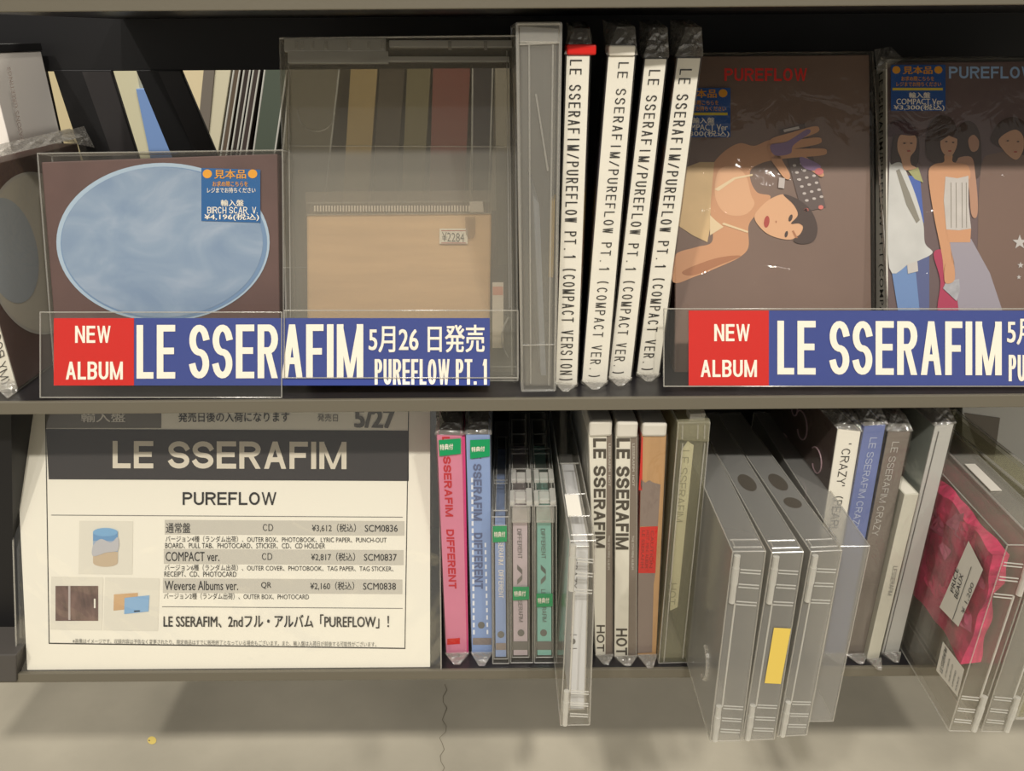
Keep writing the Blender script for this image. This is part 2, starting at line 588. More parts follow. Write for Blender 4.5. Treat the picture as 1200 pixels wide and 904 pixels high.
# upright post at the far left of the lower bay
q = Plane((0, 0.03, 0)).quad(((-40, 480), (13, 480), (17, 770), (-30, 770)))
MB().hexa(q, V((0, 0.03, 0)), BLACKPL).build('upright', rack)
q = Plane((0, -0.002, 0)).quad(((-60, 768), (19, 768), (19, 800), (-60, 800)))
MB().hexa(q, V((0, 0.05, 0)), pm('grey_bracket', (78, 74, 70), 0.5)).build('shelf_bracket', rack, bevel=0.001)


# ------------------------------------------------------------------ builders
def crumple_top(mb, q, d, h, m, depth=0.045):
    """folded cellophane standing over a book's top edge, front gusset first"""
    tl, tr = q[3], q[2]
    n = d.normalized()
    up = (q[3] - q[0]).normalized()
    e = depth
    w = tr - tl
    mid = (tl + tr) / 2
    r0 = mid + n * 0.010 + up * h * .85
    r1 = mid + n * e + up * h * 1.1 - w * .25
    side = w * 0.40
    mb.sheet(tl - w * .04, tr + w * .04, r0 + side, r0 - side * .5, 6, 5, 0.0011, m)
    mb.sheet(tr + w * .04, tr + n * e, r1 + side, r0 + side, 7, 5, 0.0016, m)
    mb.sheet(tl + n * e, tl - w * .04, r0 - side * .5, r1 - side, 7, 5, 0.0016, m)
    mb.sheet(r0 - side * .5, r0 + side, r1 + side, r1 - side, 5, 6, 0.0016, m)


def crumple_bottom(mb, q, d, tip, m):
    """pointed tuck of cellophane at the foot of a spine, lying forward on the shelf"""
    bl, br = q[0], q[1]
    n = d.normalized()
    up = (q[3] - q[0]).normalized()
    z = min(bl.z, br.z) + 0.0004
    ap = (bl + br) / 2 - n * tip
    ap.z = z
    top_l, top_r = bl + up * 0.003 - n * 0.001, br + up * 0.003 - n * 0.001
    s = (br - bl) * 0.12
    mb.sheet(ap - s, ap + s, top_r, top_l, 4, 3, 0.0005, m)
    mb.sheet(bl, ap - s, top_l, top_l, 3, 2, 0.0003, m)
    mb.sheet(ap + s, br, top_r, top_r, 3, 2, 0.0003, m)


def book(name, label, cat, sq, z, depth, yaw, spine_m, left_m=None, right_m=None, top_m=None, group=None, lean=0.0,
         wrap=True, tuck=True, top_h=0.012, bands=None, tip=0.012, front=None):
    """upright wrapped album: spine quad in the photo (TL TR BR BL), standing at height z"""
    bm_ = ((sq[2][0] + sq[3][0]) / 2, (sq[2][1] + sq[3][1]) / 2)
    base = on_z(bm_[0], bm_[1], z)
    pl = Plane(base, lean, yaw)
    q = pl.quad(sq)
    for i in (0, 1):
        q[i].z = z + 0.0006
    d = -pl.n * depth
    t = thing(name, label, cat, base, group)
    left_m, right_m, top_m = left_m or spine_m, right_m or spine_m, top_m or WHITE
    n = -pl.n
    # body: front and back cover boards with the page block between
    w = (q[1] - q[0]).normalized()
    th = 0.0012
    mb = MB()
    qq = [p + n * 0.0012 for p in q]
    mb.hexa([qq[0] + w * th, qq[1] - w * th, qq[2] - w * th, qq[3] + w * th], d - n * 0.0024, top_m)
    mb.build('page_block', t)
    dd = d - n * 0.0012
    cl = MB().hexa([qq[0], qq[0] + w * th, qq[3] + w * th, qq[3]], dd, left_m).build('cover', t)
    cr = MB().hexa([qq[1] - w * th, qq[1], qq[2], qq[2] - w * th], dd, right_m).build('cover', t)
    if bands:
        side, lst = bands
        a, b = (qq[0], qq[3]) if side == 'L' else (qq[1], qq[2])
        o = -w * 0.0002 if side == 'L' else w * 0.0002
        bb = MB()
        for v0, v1, m in lst:
            p0, p1 = a * (1 - v0) + b * v0 + o, a * (1 - v1) + b * v1 + o
            f = [p0, p0 + dd * .97, p1 + dd * .97, p1]
            bb.face(f if side == 'R' else f[::-1], m)
        bb.build('cover_print_or_shade', cl if side == 'L' else cr)
    sp = MB().hexa(q, n * 0.0014, spine_m).build('spine', t, bevel=0.0004)
    if wrap:
        e = 0.0008
        mb = MB()
        wq = [q[0] - w * e - n * e, q[1] + w * e - n * e, q[2] + w * e - n * e + V((0, 0, e)), q[3] - w * e - n * e + V((0, 0, e))]
        mb.hexa(wq, d + n * 2 * e, WRAP)
        wr = mb.build('plastic_wrap', t)
        mb = MB()
        if top_h:
            crumple_top(mb, wq, d, top_h, FOLD)
            mb.build('folded_top', wr)
        mb = MB()
        if tuck:
            crumple_bottom(mb, wq, d, tip, FOLD)
            mb.build('folded_foot', wr)
    return t, pl, sp, q, d


def keeper(name, label, q, d, mat, cat='case', group=None, hinge='L', ribs=True, rim=0.00045, inner=True):
    """clear protective case: front quad q (BL BR TR TL), depth vector d"""
    t = thing(name, label, cat, (q[0] + q[1]) / 2, group)
    mb = MB().hexa(q, d, mat)
    if inner:
        qi, di = shrink(q, d, 0.0022)
        mb.hexa(qi, di, mat)
    sh = mb.build('case_shell', t, bevel=0.0012)
    MB().edges(q, d, rim, RIM).build('rim', sh)
    if hinge:
        n = d.normalized()
        u0, u1 = (0.02, 0.26) if hinge == 'L' else (0.74, 0.98)
        uc = (u0 + u1) / 2
        for grp in (((0.985, 0.93), (0.93, 0.85), (0.85, 0.76)), ((0.21, 0.15), (0.15, 0.085), (0.085, 0.01))):
            h = MB()
            for i, (v0, v1) in enumerate(grp):
                a, b = lerpq(q, uc, v0) - n * 0.0008, lerpq(q, uc, v1) - n * 0.0008
                h.bar(a, b, 0.0020 + .0003 * (i % 2), EDGE, 10)
            h.build('hinge', t)
        if ribs:
            r = MB()
            a0, a1 = (0.3, 0.93) if hinge == 'L' else (0.07, 0.7)
            for v in (0.915, 0.9, 0.845, 0.83, 0.76, 0.745, 0.205, 0.19, 0.135, 0.12, 0.07, 0.055):
                r.bar(lerpq(q, a0, v), lerpq(q, a1, v - 0.008), 0.0005, EDGE, 5)
            r.bar(lerpq(q, u1 if hinge == 'L' else u0, 0.75), lerpq(q, u1 if hinge == 'L' else u0, 0.2), 0.0007, EDGE, 5)
            r.build('rib', sh)
    return t, sh


def case_px(name, label, sq, z, depth, yaw, mat, **k):
    base = on_z((sq[2][0] + sq[3][0]) / 2, (sq[2][1] + sq[3][1]) / 2, z)
    pl = Plane(base, 0, yaw)
    q = pl.quad(sq)
    for i in (0, 1):
        q[i].z = z + 0.0004
    zt = (q[2].z + q[3].z) / 2
    q[2].z = q[3].z = zt
    d = -pl.n * depth
    t, sh = keeper(name, label, q, d, mat, **k)
    return t, sh, pl, q, d


def leaner(sq, p0, lean, thick, yaw=0.0):
    """a face-out slab leaning back: front quad in the photo on a leaning plane, plus its depth vector"""
    pl = Plane(p0, lean, yaw)
    q = pl.quad(sq)
    return pl, q, -pl.n * thick


def sample_sticker(parent, pl, x0, y0, x1, y1, lines, mat, clip=None, off=0.0004, name='sample_sticker', sl=0.0):
    def rc(mb, a, b, c, d, m, o):
        poly(mb, pl, [(a, d), (c, d + sl), (c, b + sl), (a, b)], m, o)
    w, h = x1 - x0, y1 - y0
    mb = MB(); rc(mb, x0, y0, x1, y1, mat, off)
    st = mb.build(name, parent)
    mb = MB()
    X = lambda u: x0 + w * u
    Y = lambda v: y0 + h * v
    r = h * 0.083
    for u in (0.10, 0.87):
        oval(mb, pl, X(u), Y(0.11), r * 1.05, r, ORANGE, off + 0.0002)
    text(mb, pl, '見本品', hbox(X(.22), Y(.03), X(.76), Y(.20)), ORANGE, 0.02, off=off + .0002)
    text(mb, pl, 'お求め際こちらを', hbox(X(.19), Y(.25), X(.79), Y(.35)), ORANGE, 0.01, off=off + .0002)
    text(mb, pl, 'レジまでお持ちください', hbox(X(.10), Y(.37), X(.92), Y(.47)), ORANGE if mat == STICKN else LETTERW, 0.01, off=off + .0002)
    if mat == STICKN:
        rc(mb, X(.03), Y(.50), X(.95), Y(.555), YELLOW, off + .0002)
    text(mb, pl, lines[0], hbox(X(.33), Y(.60), X(.72), Y(.72)), LETTERW, 0.02, off=off + .0002)
    text(mb, pl, lines[1], hbox(X(.10), Y(.735), X(.95), Y(.86)), LETTERW, 0.012, off=off + .0002)
    text(mb, pl, lines[2], hbox(X(.05), Y(.86), X(.98), Y(1.0)), LETTERW, 0.012, off=off + .0002)
    mb.build('lettering', st)
    return st


def bonus(parent, pl, pts, off, tq):
    mb = MB(); poly(mb, pl, [pts[3], pts[2], pts[1], pts[0]], GREEN, off)
    s = mb.build('green_sticker', parent)
    mb = MB(); text(mb, pl, '特典付', tq, LETTERW, 0.012, off=off + .0003)
    mb.build('lettering', s)


# ================================================================== UPPER SHELF
# ---- the two new-release signs in their clear holders
def sign(label, hlabel, x0, red1, x1, y0, y1, texts, hold, p0):
    pl = Plane(p0, 14)
    q = pl.quad(((x0, y0), (x1, y0), (x1, y1), (x0, y1)))
    t = thing('shelf_sign', label, 'sign', (q[0] + q[1]) / 2)
    card = MB().hexa(q, -pl.n * 0.0005, BLUE).build('card', t)
    mb = MB(); rect(mb, pl, x0, y0, red1, y1, RED, 0.0002); mb.build('red_block', card)
    mb = MB()
    for s, bx, b in texts:
        text(mb, pl, s, bx, LETTERW, b, off=0.0004)
    mb.build('lettering', card)
    for (a0, b0, a1, b1), hl in zip(hold, hlabel):
        qs = pl.quad(((a0, b0), (a1, b0), (a1, b1), (a0, b1)), 0.0012)
        h = thing('sign_holder', hl, 'holder', (qs[0] + qs[1]) / 2)
        front = MB().hexa(qs, -pl.n * 0.0005, FILM).build('front_sheet', h)
        MB().edges(qs, -pl.n * 0.0005, 0.0004, RIM).build('rim', front)
        qb = [p - pl.n * 0.0028 for p in qs]
        MB().hexa(qb, -pl.n * 0.0005, FILM).build('back_sheet', h)
    return t


p_sign = on_z(190, 467, ZU) + V((0, 0.0, 0))
p_sign = V((0, 0.004, ZU + 0.0006))
sign('red and blue new album sign before the round blue album and zip pouch',
     ('clear plastic sign holder before the round blue album', 'clear plastic sign holder before the zip pouch case'),
     63, 157, 574, 373, 452,
     [('NEW', hbox(88, 382, 130, 402), .03), ('ALBUM', hbox(77, 424, 144, 445), .03), ('LE SSERAFIM', hbox(160, 381, 422, 444, -1), .015),
      ('5月26 日発売', hbox(432, 381, 568, 413), .022), ('PUREFLOW PT. 1', hbox(439, 421, 569, 451), .013)],
     ((47, 366, 330, 466), (333, 364, 607, 443)), p_sign)
sign('red and blue new album sign in front of the two face-out photo covers',
     ('clear plastic sign holder before the two face-out photo covers',),
     807, 901, 1318, 364, 452,
     [('NEW', hbox(837, 380, 879, 400), .03), ('ALBUM', hbox(821, 422, 887, 442), .03), ('LE SSERAFIM', hbox(911, 376, 1170, 439, 1), .015),
      ('5月26 日発売', hbox(1180, 372, 1314, 404, 1), .022), ('PUREFLOW PT. 1', hbox(1182, 416, 1312, 447, 1), .013)],
     ((778, 362, 1330, 453),), V((0, 0.006, ZU + 0.0006)))

# ---- round blue album
MAROON = pm('dark_maroon_card', (98, 72, 68), 0.5, var=0.12, vscale=30)
pl, q, d = leaner(((48, 190), (325, 180), (329, 458), (70, 460)), V((0, 0.034, ZU)), 13, 0.012)
alb = thing('round_window_album', 'square maroon album with a big oval pale blue cloudy window', 'album', (q[0] + q[1]) / 2)
cov = MB().hexa(q, d, MAROON).build('cover', alb, bevel=0.0008)


def cloud_mat(name, c0, c1, c2, scale, rough=0.25):
    m = bpy.data.materials.new(name)
    m.use_nodes = True
    nt = m.node_tree
    b = nt.nodes['Principled BSDF']
    b.inputs['Roughness'].default_value = rough
    tc = nt.nodes.new('ShaderNodeTexCoord')
    mp = nt.nodes.new('ShaderNodeMapping'); mp.inputs['Scale'].default_value = (0.9, 1, 1.4)
    n = nt.nodes.new('ShaderNodeTexNoise')
    n.inputs['Scale'].default_value = scale; n.inputs['Detail'].default_value = 5; n.inputs['Distortion'].default_value = 1.0
    r = nt.nodes.new('ShaderNodeValToRGB')
    e = r.color_ramp.elements
    e[0].position, e[0].color = 0.33, rgb(*c0)
    e[1].position, e[1].color = 0.68, rgb(*c2)
    x = e.new(0.5); x.color = rgb(*c1)
    nt.links.new(tc.outputs['Object'], mp.inputs[0]); nt.links.new(mp.outputs[0], n.inputs['Vector'])
    nt.links.new(n.outputs['Fac'], r.inputs[0]); nt.links.new(r.outputs[0], b.inputs['Base Color'])
    return m


CLOUD = cloud_mat('pale_blue_cloud_print', (132, 154, 184), (146, 166, 192), (168, 182, 204), 20)
mb = MB(); oval(mb, pl, 191, 284, 125, 93, pm('pale_blue_rim', (176, 196, 216), 0.35), 0.0004, n=72)
oval(mb, pl, 192, 285, 121, 89.5, pm('mid_blue_rim', (120, 148, 184), 0.35), 0.0006, n=72)
oval(mb, pl, 190, 284, 118, 88, CLOUD, 0.0008, n=72)
mb.build('oval_window', cov)
sample_sticker(alb, pl, 236, 197, 305, 259, ('輸入盤', 'BIRCH SCAR  V.', '¥4,196(税込)'), STICKB, off=0.0012, sl=2)
qs = pl.quad(((44, 180), (331, 176), (333, 462), (66, 464)), 0.0024)
mb = MB().hexa(qs, -pl.n * 0.017, clear('crisp_clear_sleeve', (0.96, 0.96, 0.94), 0.04, 0.25, 0.5, 0.07, (200, 190, 175), bump=0.12, bscale=9, base=0.04))
sl = mb.build('clear_sleeve', alb)
MB().edges(qs, -pl.n * 0.017, 0.0005, RIM).build('rim', sl)

# ---- the same album seen from its side, at the far left
TAUPE = pm('taupe_oval_print', (214, 206, 190), 0.4)
X0 = -0.343
pside = Plane((X0, 0, 0), n=(1, 0, 0))
y0_, y1_, z0_, z1_ = 0.0205, 0.170, ZU + 0.001, ZU + 0.147
t = thing('round_window_album', 'wrapped maroon album standing edge-on beside the round blue album, pale oval on its cover', 'album', (X0 - 0.01, y0_, ZU))
q = [V((X0 - 0.02, y0_, z0_)), V((X0, y0_, z0_)), V((X0, y0_, z1_)), V((X0 - 0.02, y0_, z1_))]
cov = MB().hexa(q, V((0, y1_ - y0_, 0)), MAROON).build('cover', t, bevel=0.0006)
spn = MB().hexa([p + V((0, -0.0012, 0)) for p in q], V((0, 0.001, 0)), WHITE).build('spine', t)
pf = Plane((0, y0_ - 0.0012, 0))
mb = MB(); text(mb, pf, '(MY ROOM)', ((2, 452), (-13, 376), (-3, 372), (11, 447)), INK, 0.005); mb.build('lettering', spn)
mb = MB()
for k, (m_, s_, o_) in enumerate(((pm('pale_oval_edge', (206, 200, 190), 0.4), 1.0, .0004), (TAUPE, .965, .0006))):
    mb.face([V((X0 + o_, 0.087 + 0.064 * s_ * math.cos(a), ZU + 0.079 + 0.058 * s_ * math.sin(a))) for a in [2 * math.pi * j / 60 for j in range(60)]], m_)
mb.face([V((X0 + .0008, 0.052 + 0.03 * math.cos(a), ZU + 0.09 + 0.036 * math.sin(a))) for a in [2 * math.pi * j / 40 for j in range(40)]], pm('pale_blue_grey', (186, 192, 198), 0.4))
mb.build('oval_print', cov)
e = 0.0012
qw = [V((X0 - 0.02 - e, y0_ - 0.003, ZU + .0004)), V((X0 + e, y0_ - 0.003, ZU + .0004)), V((X0 + e, y0_ - 0.003, z1_ + 0.004)), V((X0 - 0.02 - e, y0_ - 0.003, z1_ + 0.004))]
wr = MB().hexa(qw, V((0, 0.162, 0)), clear('hazy_wrap', (0.96, 0.96, 0.94), 0.05, 0.3, 0.6, 0.08, (206, 198, 182), bump=0.6, bscale=26, base=0.05)).build('plastic_wrap', t)
mb = MB()
mb.sheet(qw[1] + V((0, -.012, 0)), qw[1] + V((0.0005, 0.0, 0)), qw[1] + V((0, 0, .008)), qw[0] + V((0.004, 0, .008)), 5, 4, .0008, FOLD)
a_, b_ = qw[2], qw[2] + V((0, .162, 0))
mb.build('folded_foot', wr)
mb = MB()
mb.sheet(a_, b_, b_ + V((-.012, .004, .006)), a_ + V((-.016, 0, .004)), 14, 4, .0016, FOLD)
mb.sheet(b_ + V((0, -.03, .0)), b_ + V((.002, .01, -.01)), b_ + V((-.004, .012, .007)), b_ + V((-.01, -.03, .005)), 6, 4, .002, FOLD)
mb.build('folded_end', wr)

# ---- greyish box spine behind it
pbx = Plane((0, 0.12, 0))
q = pbx.quad(((-30, 62), (22, 62), (45, 235), (-30, 235)))
zz = ZU + .0006
q[0].z = q[1].z = zz
q[1].x = q[2].x = -0.366; q[0].x = q[3].x = -0.43
t = thing('album_box', 'pale grey boxed set with a printed spine standing behind the wrapped side-on album', 'box', (q[0] + q[1]) / 2)
bx = MB().hexa(q, V((0, 0.07, 0)), pm('pale_grey_box', (244, 236, 226), 0.5)).build('box', t, bevel=0.0006)
mb = MB(); text(mb, pbx, "SEASON'S GREETINGS", ((29, 168), (12, 78), (8, 79), (24, 169)), pm('grey_brown_ink', (120, 108, 100), .6), 0.01)
mb.build('lettering', bx)
q2 = [q[3] + V((-.001, -.001, .0004)), q[2] + V((.001, -.001, .0004)), q[2] + V((.001, -.001, .006)), q[3] + V((-.001, -.001, .006))]
MB().hexa(q2, V((0, .072, 0)), pm('black_lid', (28, 27, 27), .35)).build('lid', t, bevel=0.0005)

# ---- clear case with the zip pouch
pl, q, d = leaner(((328, 45), (603, 42), (607, 446), (337, 446)), V((0, 0.026, ZU + .0004)), 19, 0.022)
t, sh = keeper('security_case', 'large clear hinged case leaning back with a beige zip pouch inside', q, d, clear('broad_case_plastic', (0.92, 0.91, 0.88), 0.20, 0.25, 0.4, 0.03, (204, 199, 187), base=0.03), hinge=None, rim=0.0007)
n = pl.n
mb = MB()
for (x0, y0, x1, y1) in ((333, 45, 452, 60), (456, 47, 600, 55), (337, 60, 455, 74), (337, 66, 597, 72)):
    mb.hexa(pl.quad(((x0, y0), (x1, y0), (x1, y1), (x0, y1)), 0.001), -n * .003, EDGE)
for x in (345, 352, 364, 380, 407, 430, 446, 525, 567):
    mb.hexa(pl.quad(((x, 48), (x + 4, 48), (x + 4, 57), (x, 57)), 0.0015), -n * .003, RIM)
mb.build('hinge_bar', t, bevel=0.0003)
mb = MB()
for (a, b) in (((338, 74), (341, 440)), ((597, 74), (600, 440)), ((335, 171), (600, 172)), ((335, 430), (606, 430)), ((594, 60), (597, 362))):
    mb.bar(pl.at(*a, .0006), pl.at(*b, .0006), .00045, RIM)
pts = [(596 - 8 * math.sin(math.pi * i / 12), 372 + 48 * i / 12) for i in range(13)]
for a, b in zip(pts, pts[1:]):
    mb.bar(pl.at(*a, .0006), pl.at(*b, .0006), .0006, RIM)
pts = [(371 + 22 * math.cos(math.pi * (1.1 - i / 14 * 1.15)), 131 + 23 * math.sin(math.pi * (1.1 - i / 14 * 1.15))) for i in range(15)]
for a, b in zip(pts, pts[1:]):
    mb.bar(pl.at(*a, .0004), pl.at(*b, .0004), .0004, RIM)
mb.build('moulded_rib', sh)
mb = MB(); rect(mb, pl, 577, 331, 590, 408, pm('white_label', (236, 226, 214), .6), -0.004); rect(mb, pl, 577.5, 336, 589.5, 346, pm('pale_red_mark', (230, 170, 150), .6), -0.0038)
mb.build('security_tag', t)
pz = Plane(pl.p - n * 0.006, 19)
birch = pm('birch_print', (226, 190, 148), 0.5, var=0.09, vscale=26, stretch=(0.5, 1, 6))
qp = pz.quad(((359, 252), (576, 250), (573, 440), (360, 440)))
po = thing('zip_pouch', 'beige birch printed zip pouch inside the large clear case', 'pouch', (qp[0] + qp[1]) / 2)
body = MB().hexa(qp, -n * 0.005, birch).build('pouch_body', po, bevel=0.0015)
qz = pz.quad(((358, 225), (577, 223), (576, 251), (359, 253)))
zs = MB().hexa(qz, -n * 0.002, clear('pouch_vinyl', (0.95, 0.93, 0.9), 0.12, 0.3, 0.6, 0.08, (232, 214, 194), bump=0.4, bscale=30, base=0.08)).build('vinyl_edge', po)
mb = MB()
mb.bar(pz.at(360, 238, .001), pz.at(576, 236, .001), .0006, RIM)
mb.bar(pz.at(360, 252, .001), pz.at(576, 250, .001), .0006, RIM)
mb.build('seam', zs)
mb = MB()
for i in range(56):
    x = 368 + i * 3.35
    mb.hexa(pz.quad(((x, 241), (x + 1.7, 241), (x + 1.7, 248), (x, 248)), .0012), -n * .0012, pm('zip_teeth', (226, 214, 200), .4))
mb.build('zip_teeth', po)
qq = pz.quad(((550, 236), (566, 236), (567, 249), (551, 249)), .0016)
zh = MB().hexa(qq, -n * .002, pm('zip_slider', (206, 196, 184), .3)).build('zip_slider', po, bevel=.0004)
mb = MB(); pts = [(545, 254), (557, 254), (557, 274), (554, 280), (549, 280), (546, 275)]
poly(mb, pz, pts[::-1], clear('puller_vinyl', (0.85, 0.82, 0.78), 0.3, 0.3, 0.5, 0.15, (190, 176, 160)), .0022); mb.build('puller', zh)
mb = MB(); rect(mb, pz, 515, 268, 548, 286, WHITE, .0016); tg = mb.build('price_tag', po)
mb = MB(); text(mb, pz, '¥2284', hbox(518, 272, 544, 283, 1), GREYINK, .0, off=.0019)
for yy in (270, 284.4): rect(mb, pz, 517, yy, 546, yy + .9, pm('thin_red_line', (190, 90, 80), .5), .0019)
mb.build('lettering', tg)

# ---- clear case edge-on beside it
t, sh, pl, q, d = case_px('security_case', 'tall clear case standing edge-on between the zip pouch case and the white spines', ((606, 24), (657, 32), (650, 458), (612, 459)), ZU, 0.15, -1, CASE_D, hinge=None, inner=True, rim=.001)
mb = MB()
for (a, b) in (((620, 50), (622, 450)), ((648, 52), (643, 452)), ((628, 110), (642, 200)), ((612, 405), (650, 404)), ((609, 52), (656, 50))):
    mb.bar(pl.at(*a, .0005), pl.at(*b, .0005), .0005, RIM)
mb.build('moulded_rib', sh)
mb = MB(); mb.hexa(pl.quad(((609, 30), (655, 33), (655, 50), (609, 50)), .0008), -pl.n * .004, RIM); mb.build('hinge', t, bevel=.0006)
# pale card inside the case
qc = pl.quad(((625, 230), (632, 240), (640, 440), (634, 440)), -.01)
ci = thing('booklet', 'pale blue-grey booklet inside the tall edge-on clear case', 'booklet', (qc[0] + qc[1]) / 2)
MB().hexa(qc, -pl.n * .1, pm('blue_grey_card', (150, 160, 178), .5)).build('pages', ci)
del ci

# ---- the four white compact spines
INKS = pm('spine_ink', (30, 28, 28), .6)
gold = pm('gold_strip', (196, 160, 60), .4)
PUR = pm('purple_brown_print', (92, 74, 78), .45)
LAV = pm('lavender_print', (150, 138, 158), .45)
ORB = pm('orange_skin_print', (190, 134, 92), .45)
GRY = pm('grey_print', (140, 134, 122), .45)
BLU = pm('deep_blue_print', (60, 84, 140), .45)
GRN = pm('olive_print', (110, 124, 84), .45)
YEL = pm('ochre_print', (206, 168, 66), .45)
ROSE = pm('rose_print', (150, 84, 84), .45)
comp = (
    ('white album spine with a red top edge, next to the clear case', ((664, 65), (691, 65), (676, 452), (651, 453)), 6.6, RED,
     ('R', ((0, .3, GRY), (.3, .5, ORB), (.5, .62, YEL), (.62, 1, PUR))), '(COMPACT VERSION)', 36, (668, 682, 70, 656, 670, 447), .016),
    ('white album spine with a white top edge, just after the red-topped one', ((713, 66), (744, 66), (711, 449), (682, 451)), 4, WHITE,
     ('L', ((0, .3, BLU), (.3, .45, GRN), (.45, .75, LAV), (.75, 1, PUR))), '(COMPACT VER.)', 0, (725, 737, 73, 690, 702, 443), .018),
    ('white album spine third along the tight row, between two white spines', ((756, 69), (781, 69), (739, 446), (713, 446)), 4.6, None,
     ('L', ((0, .3, PUR), (.3, .6, ORB), (.6, 1, PUR))), '(COMPACT VER.)', 0, (761, 774, 82, 718, 730, 439), .019),
    ('white album spine last in the row, overlapping the red-lettered photo cover', ((794, 68), (821, 68), (772, 441), (746, 441)), 5, None,
     ('L', ((0, .22, PUR), (.22, .4, ROSE), (.4, .55, GRY), (.55, .75, ORB), (.75, .88, GRY), (.88, 1, ORB))), '(COMPACT VER.)', 0, (797, 811, 81, 752, 764, 435), .019),
)
for lab, sq, yaw, topm_, bands, last, _, tq, th in comp:
    t, pl, sp, q, d = book('compact_album', lab, 'album', sq, ZU, 0.088, yaw, WHITE, PUR, PUR, topm_ or GRY, bands=bands, top_h=th, group=None, tip=.011)
    mb = MB(); text(mb, pl, 'LE SSERAFIM/PUREFLOW PT.1 ' + last, vdown(*tq), INKS, .004, 1.18)
    mb.build('lettering', sp)
    if topm_ is RED:
        mb = MB(); w = (q[1] - q[0])
        mb.hexa([q[3] + V((0, -.0012, .0002)), q[2] + w * .25 + V((0, -.0012, .0002)), q[2] + w * .25 + V((0, -.0012, .006)), q[3] + V((0, -.0012, .006))], V((0, .02, 0)), RED)
        mb.build('red_top', t, bevel=.001)
        qg = pl.quad(((645, 235), (650, 235), (648, 325), (643, 325)), .001)
        MB().hexa(qg, -pl.n * .02, gold).build('gold_strip', t)
    elif topm_ is WHITE:
        mb = MB()
        mb.hexa([q[3] + V((0, -.0012, .0002)), q[2] + V((0, -.0012, .0002)), q[2] + V((0, -.0012, .006)), q[3] + V((0, -.0012, .006))], V((0, .02, 0)), WHITE)
        mb.build('white_top', t, bevel=.001)

# ---- face-out photo cover: reclining woman with a remote control (a printed picture)
BROWNBG = pm('brown_photo_print', (126, 102, 90), 0.4, var=0.07, vscale=14)
SKIN = pm('skin_print', (208, 152, 112), .45)
SKIN2 = pm('skin_print_light', (224, 172, 132), .45)
SKIN3 = pm('skin_print_dark', (176, 118, 82), .45)
BEIGE = pm('beige_cloth_print', (214, 180, 132), .45, var=.06, vscale=60)
BEIGE2 = pm('pale_lace_print', (230, 204, 164), .45)
HAIR = pm('dark_hair_print', (72, 54, 48), .45)
PURPLE = pm('purple_lace_print', (140, 112, 150), .45)
REMOTE = pm('remote_print', (96, 80, 76), .45)
BTN = pm('pale_button_print', (196, 184, 178), .45)
LIPS = pm('lip_print', (176, 70, 60), .45)
pl, q, d = leaner(((787, 66), (1019, 64), (1022, 448), (790, 448)), V((0, 0.045, ZU + .0006)), 20, 0.016)
q[0].x = q[3].x = max(q[0].x, q[3].x)
t = thing('compact_album', 'face-out brown photo cover of a reclining woman holding a remote, red lettering above', 'album', (q[0] + q[1]) / 2)
cov = MB().hexa(q, d, BROWNBG).build('cover', t, bevel=.0008)
mb = MB()
lay = .0002
blob(mb, pl, [(790, 300), (815, 290), (834, 284), (834, 262), (832, 240), (833, 200), (846, 180), (866, 168), (884, 171), (903, 164), (914, 172), (908, 186), (893, 191), (880, 199), (880, 213), (888, 226), (903, 230), (895, 244), (884, 254), (877, 266), (877, 290), (866, 302), (845, 312), (815, 324), (789, 331)], SKIN, lay)
blob(mb, pl, [(842, 200), (860, 195), (874, 206), (880, 228), (884, 240), (872, 252), (850, 250), (838, 230)], SKIN2, lay * 1.5)
blob(mb, pl, [(800, 318), (838, 303), (868, 300), (840, 312), (812, 323)], SKIN3, lay * 1.5)
poly(mb, pl, [(791, 262), (812, 276), (829, 284), (832, 268), (833, 236), (837, 190), (820, 190), (804, 196), (793, 215)], BEIGE, lay * 2)
poly(mb, pl, [(832, 252), (832, 276), (848, 266), (838, 258)], BEIGE2, lay * 2.5)
poly(mb, pl, [(837, 222), (842, 224), (862, 210), (882, 206), (882, 204), (860, 208)], BEIGE2, lay * 2.5)
poly(mb, pl, [(846, 263), (876, 273), (877, 271), (848, 261)], BEIGE2, lay * 2.5)
blob(mb, pl, [(884, 255), (892, 242), (905, 232), (920, 228), (933, 238), (940, 252), (941, 263), (947, 271), (936, 276), (926, 281), (908, 278), (894, 270)], SKIN2, lay * 3)
blob(mb, pl, [(918, 228), (934, 233), (950, 246), (958, 266), (954, 282), (940, 286), (930, 282), (938, 274), (941, 266), (936, 262), (927, 262), (935, 252), (930, 240)], HAIR, lay * 4)
oval(mb, pl, 926.5, 255.5, 2.0, 4.2, HAIR, lay * 5, rot=20); oval(mb, pl, 921.5, 274.5, 1.8, 3.8, HAIR, lay * 4.5, rot=14)
oval(mb, pl, 898.5, 260, 3.2, 7.0, LIPS, lay * 4, rot=8)
oval(mb, pl, 909.5, 260, .8, 1.4, SKIN3, lay * 4)
poly(mb, pl, [(935, 279), (930, 270), (928, 271), (932, 279)], SKIN3, lay * 4)
poly(mb, pl, [(940, 249), (968, 243), (943, 145), (913, 152)], REMOTE, lay * 3.5)
poly(mb, pl, [(919, 155), (937, 151), (936, 148), (918, 152)], BTN, lay * 4)
for r_ in range(6):
    for c_ in range(3):
        bx_, by_ = 931 + c_ * 8.6 + r_ * 2.9, 194 + r_ * 8.2 - c_ * 2.2
        oval(mb, pl, bx_, by_, 2.2, 1.5, BTN, lay * 4, n=12)
oval(mb, pl, 945, 247 - 1, 3, 2, pm('red_button_print', (220, 120, 110), .4), lay * 4, n=12)
oval(mb, pl, 962, 243, 3, 2.6, pm('red_button_print', (220, 120, 110), .4), lay * 4, n=12)
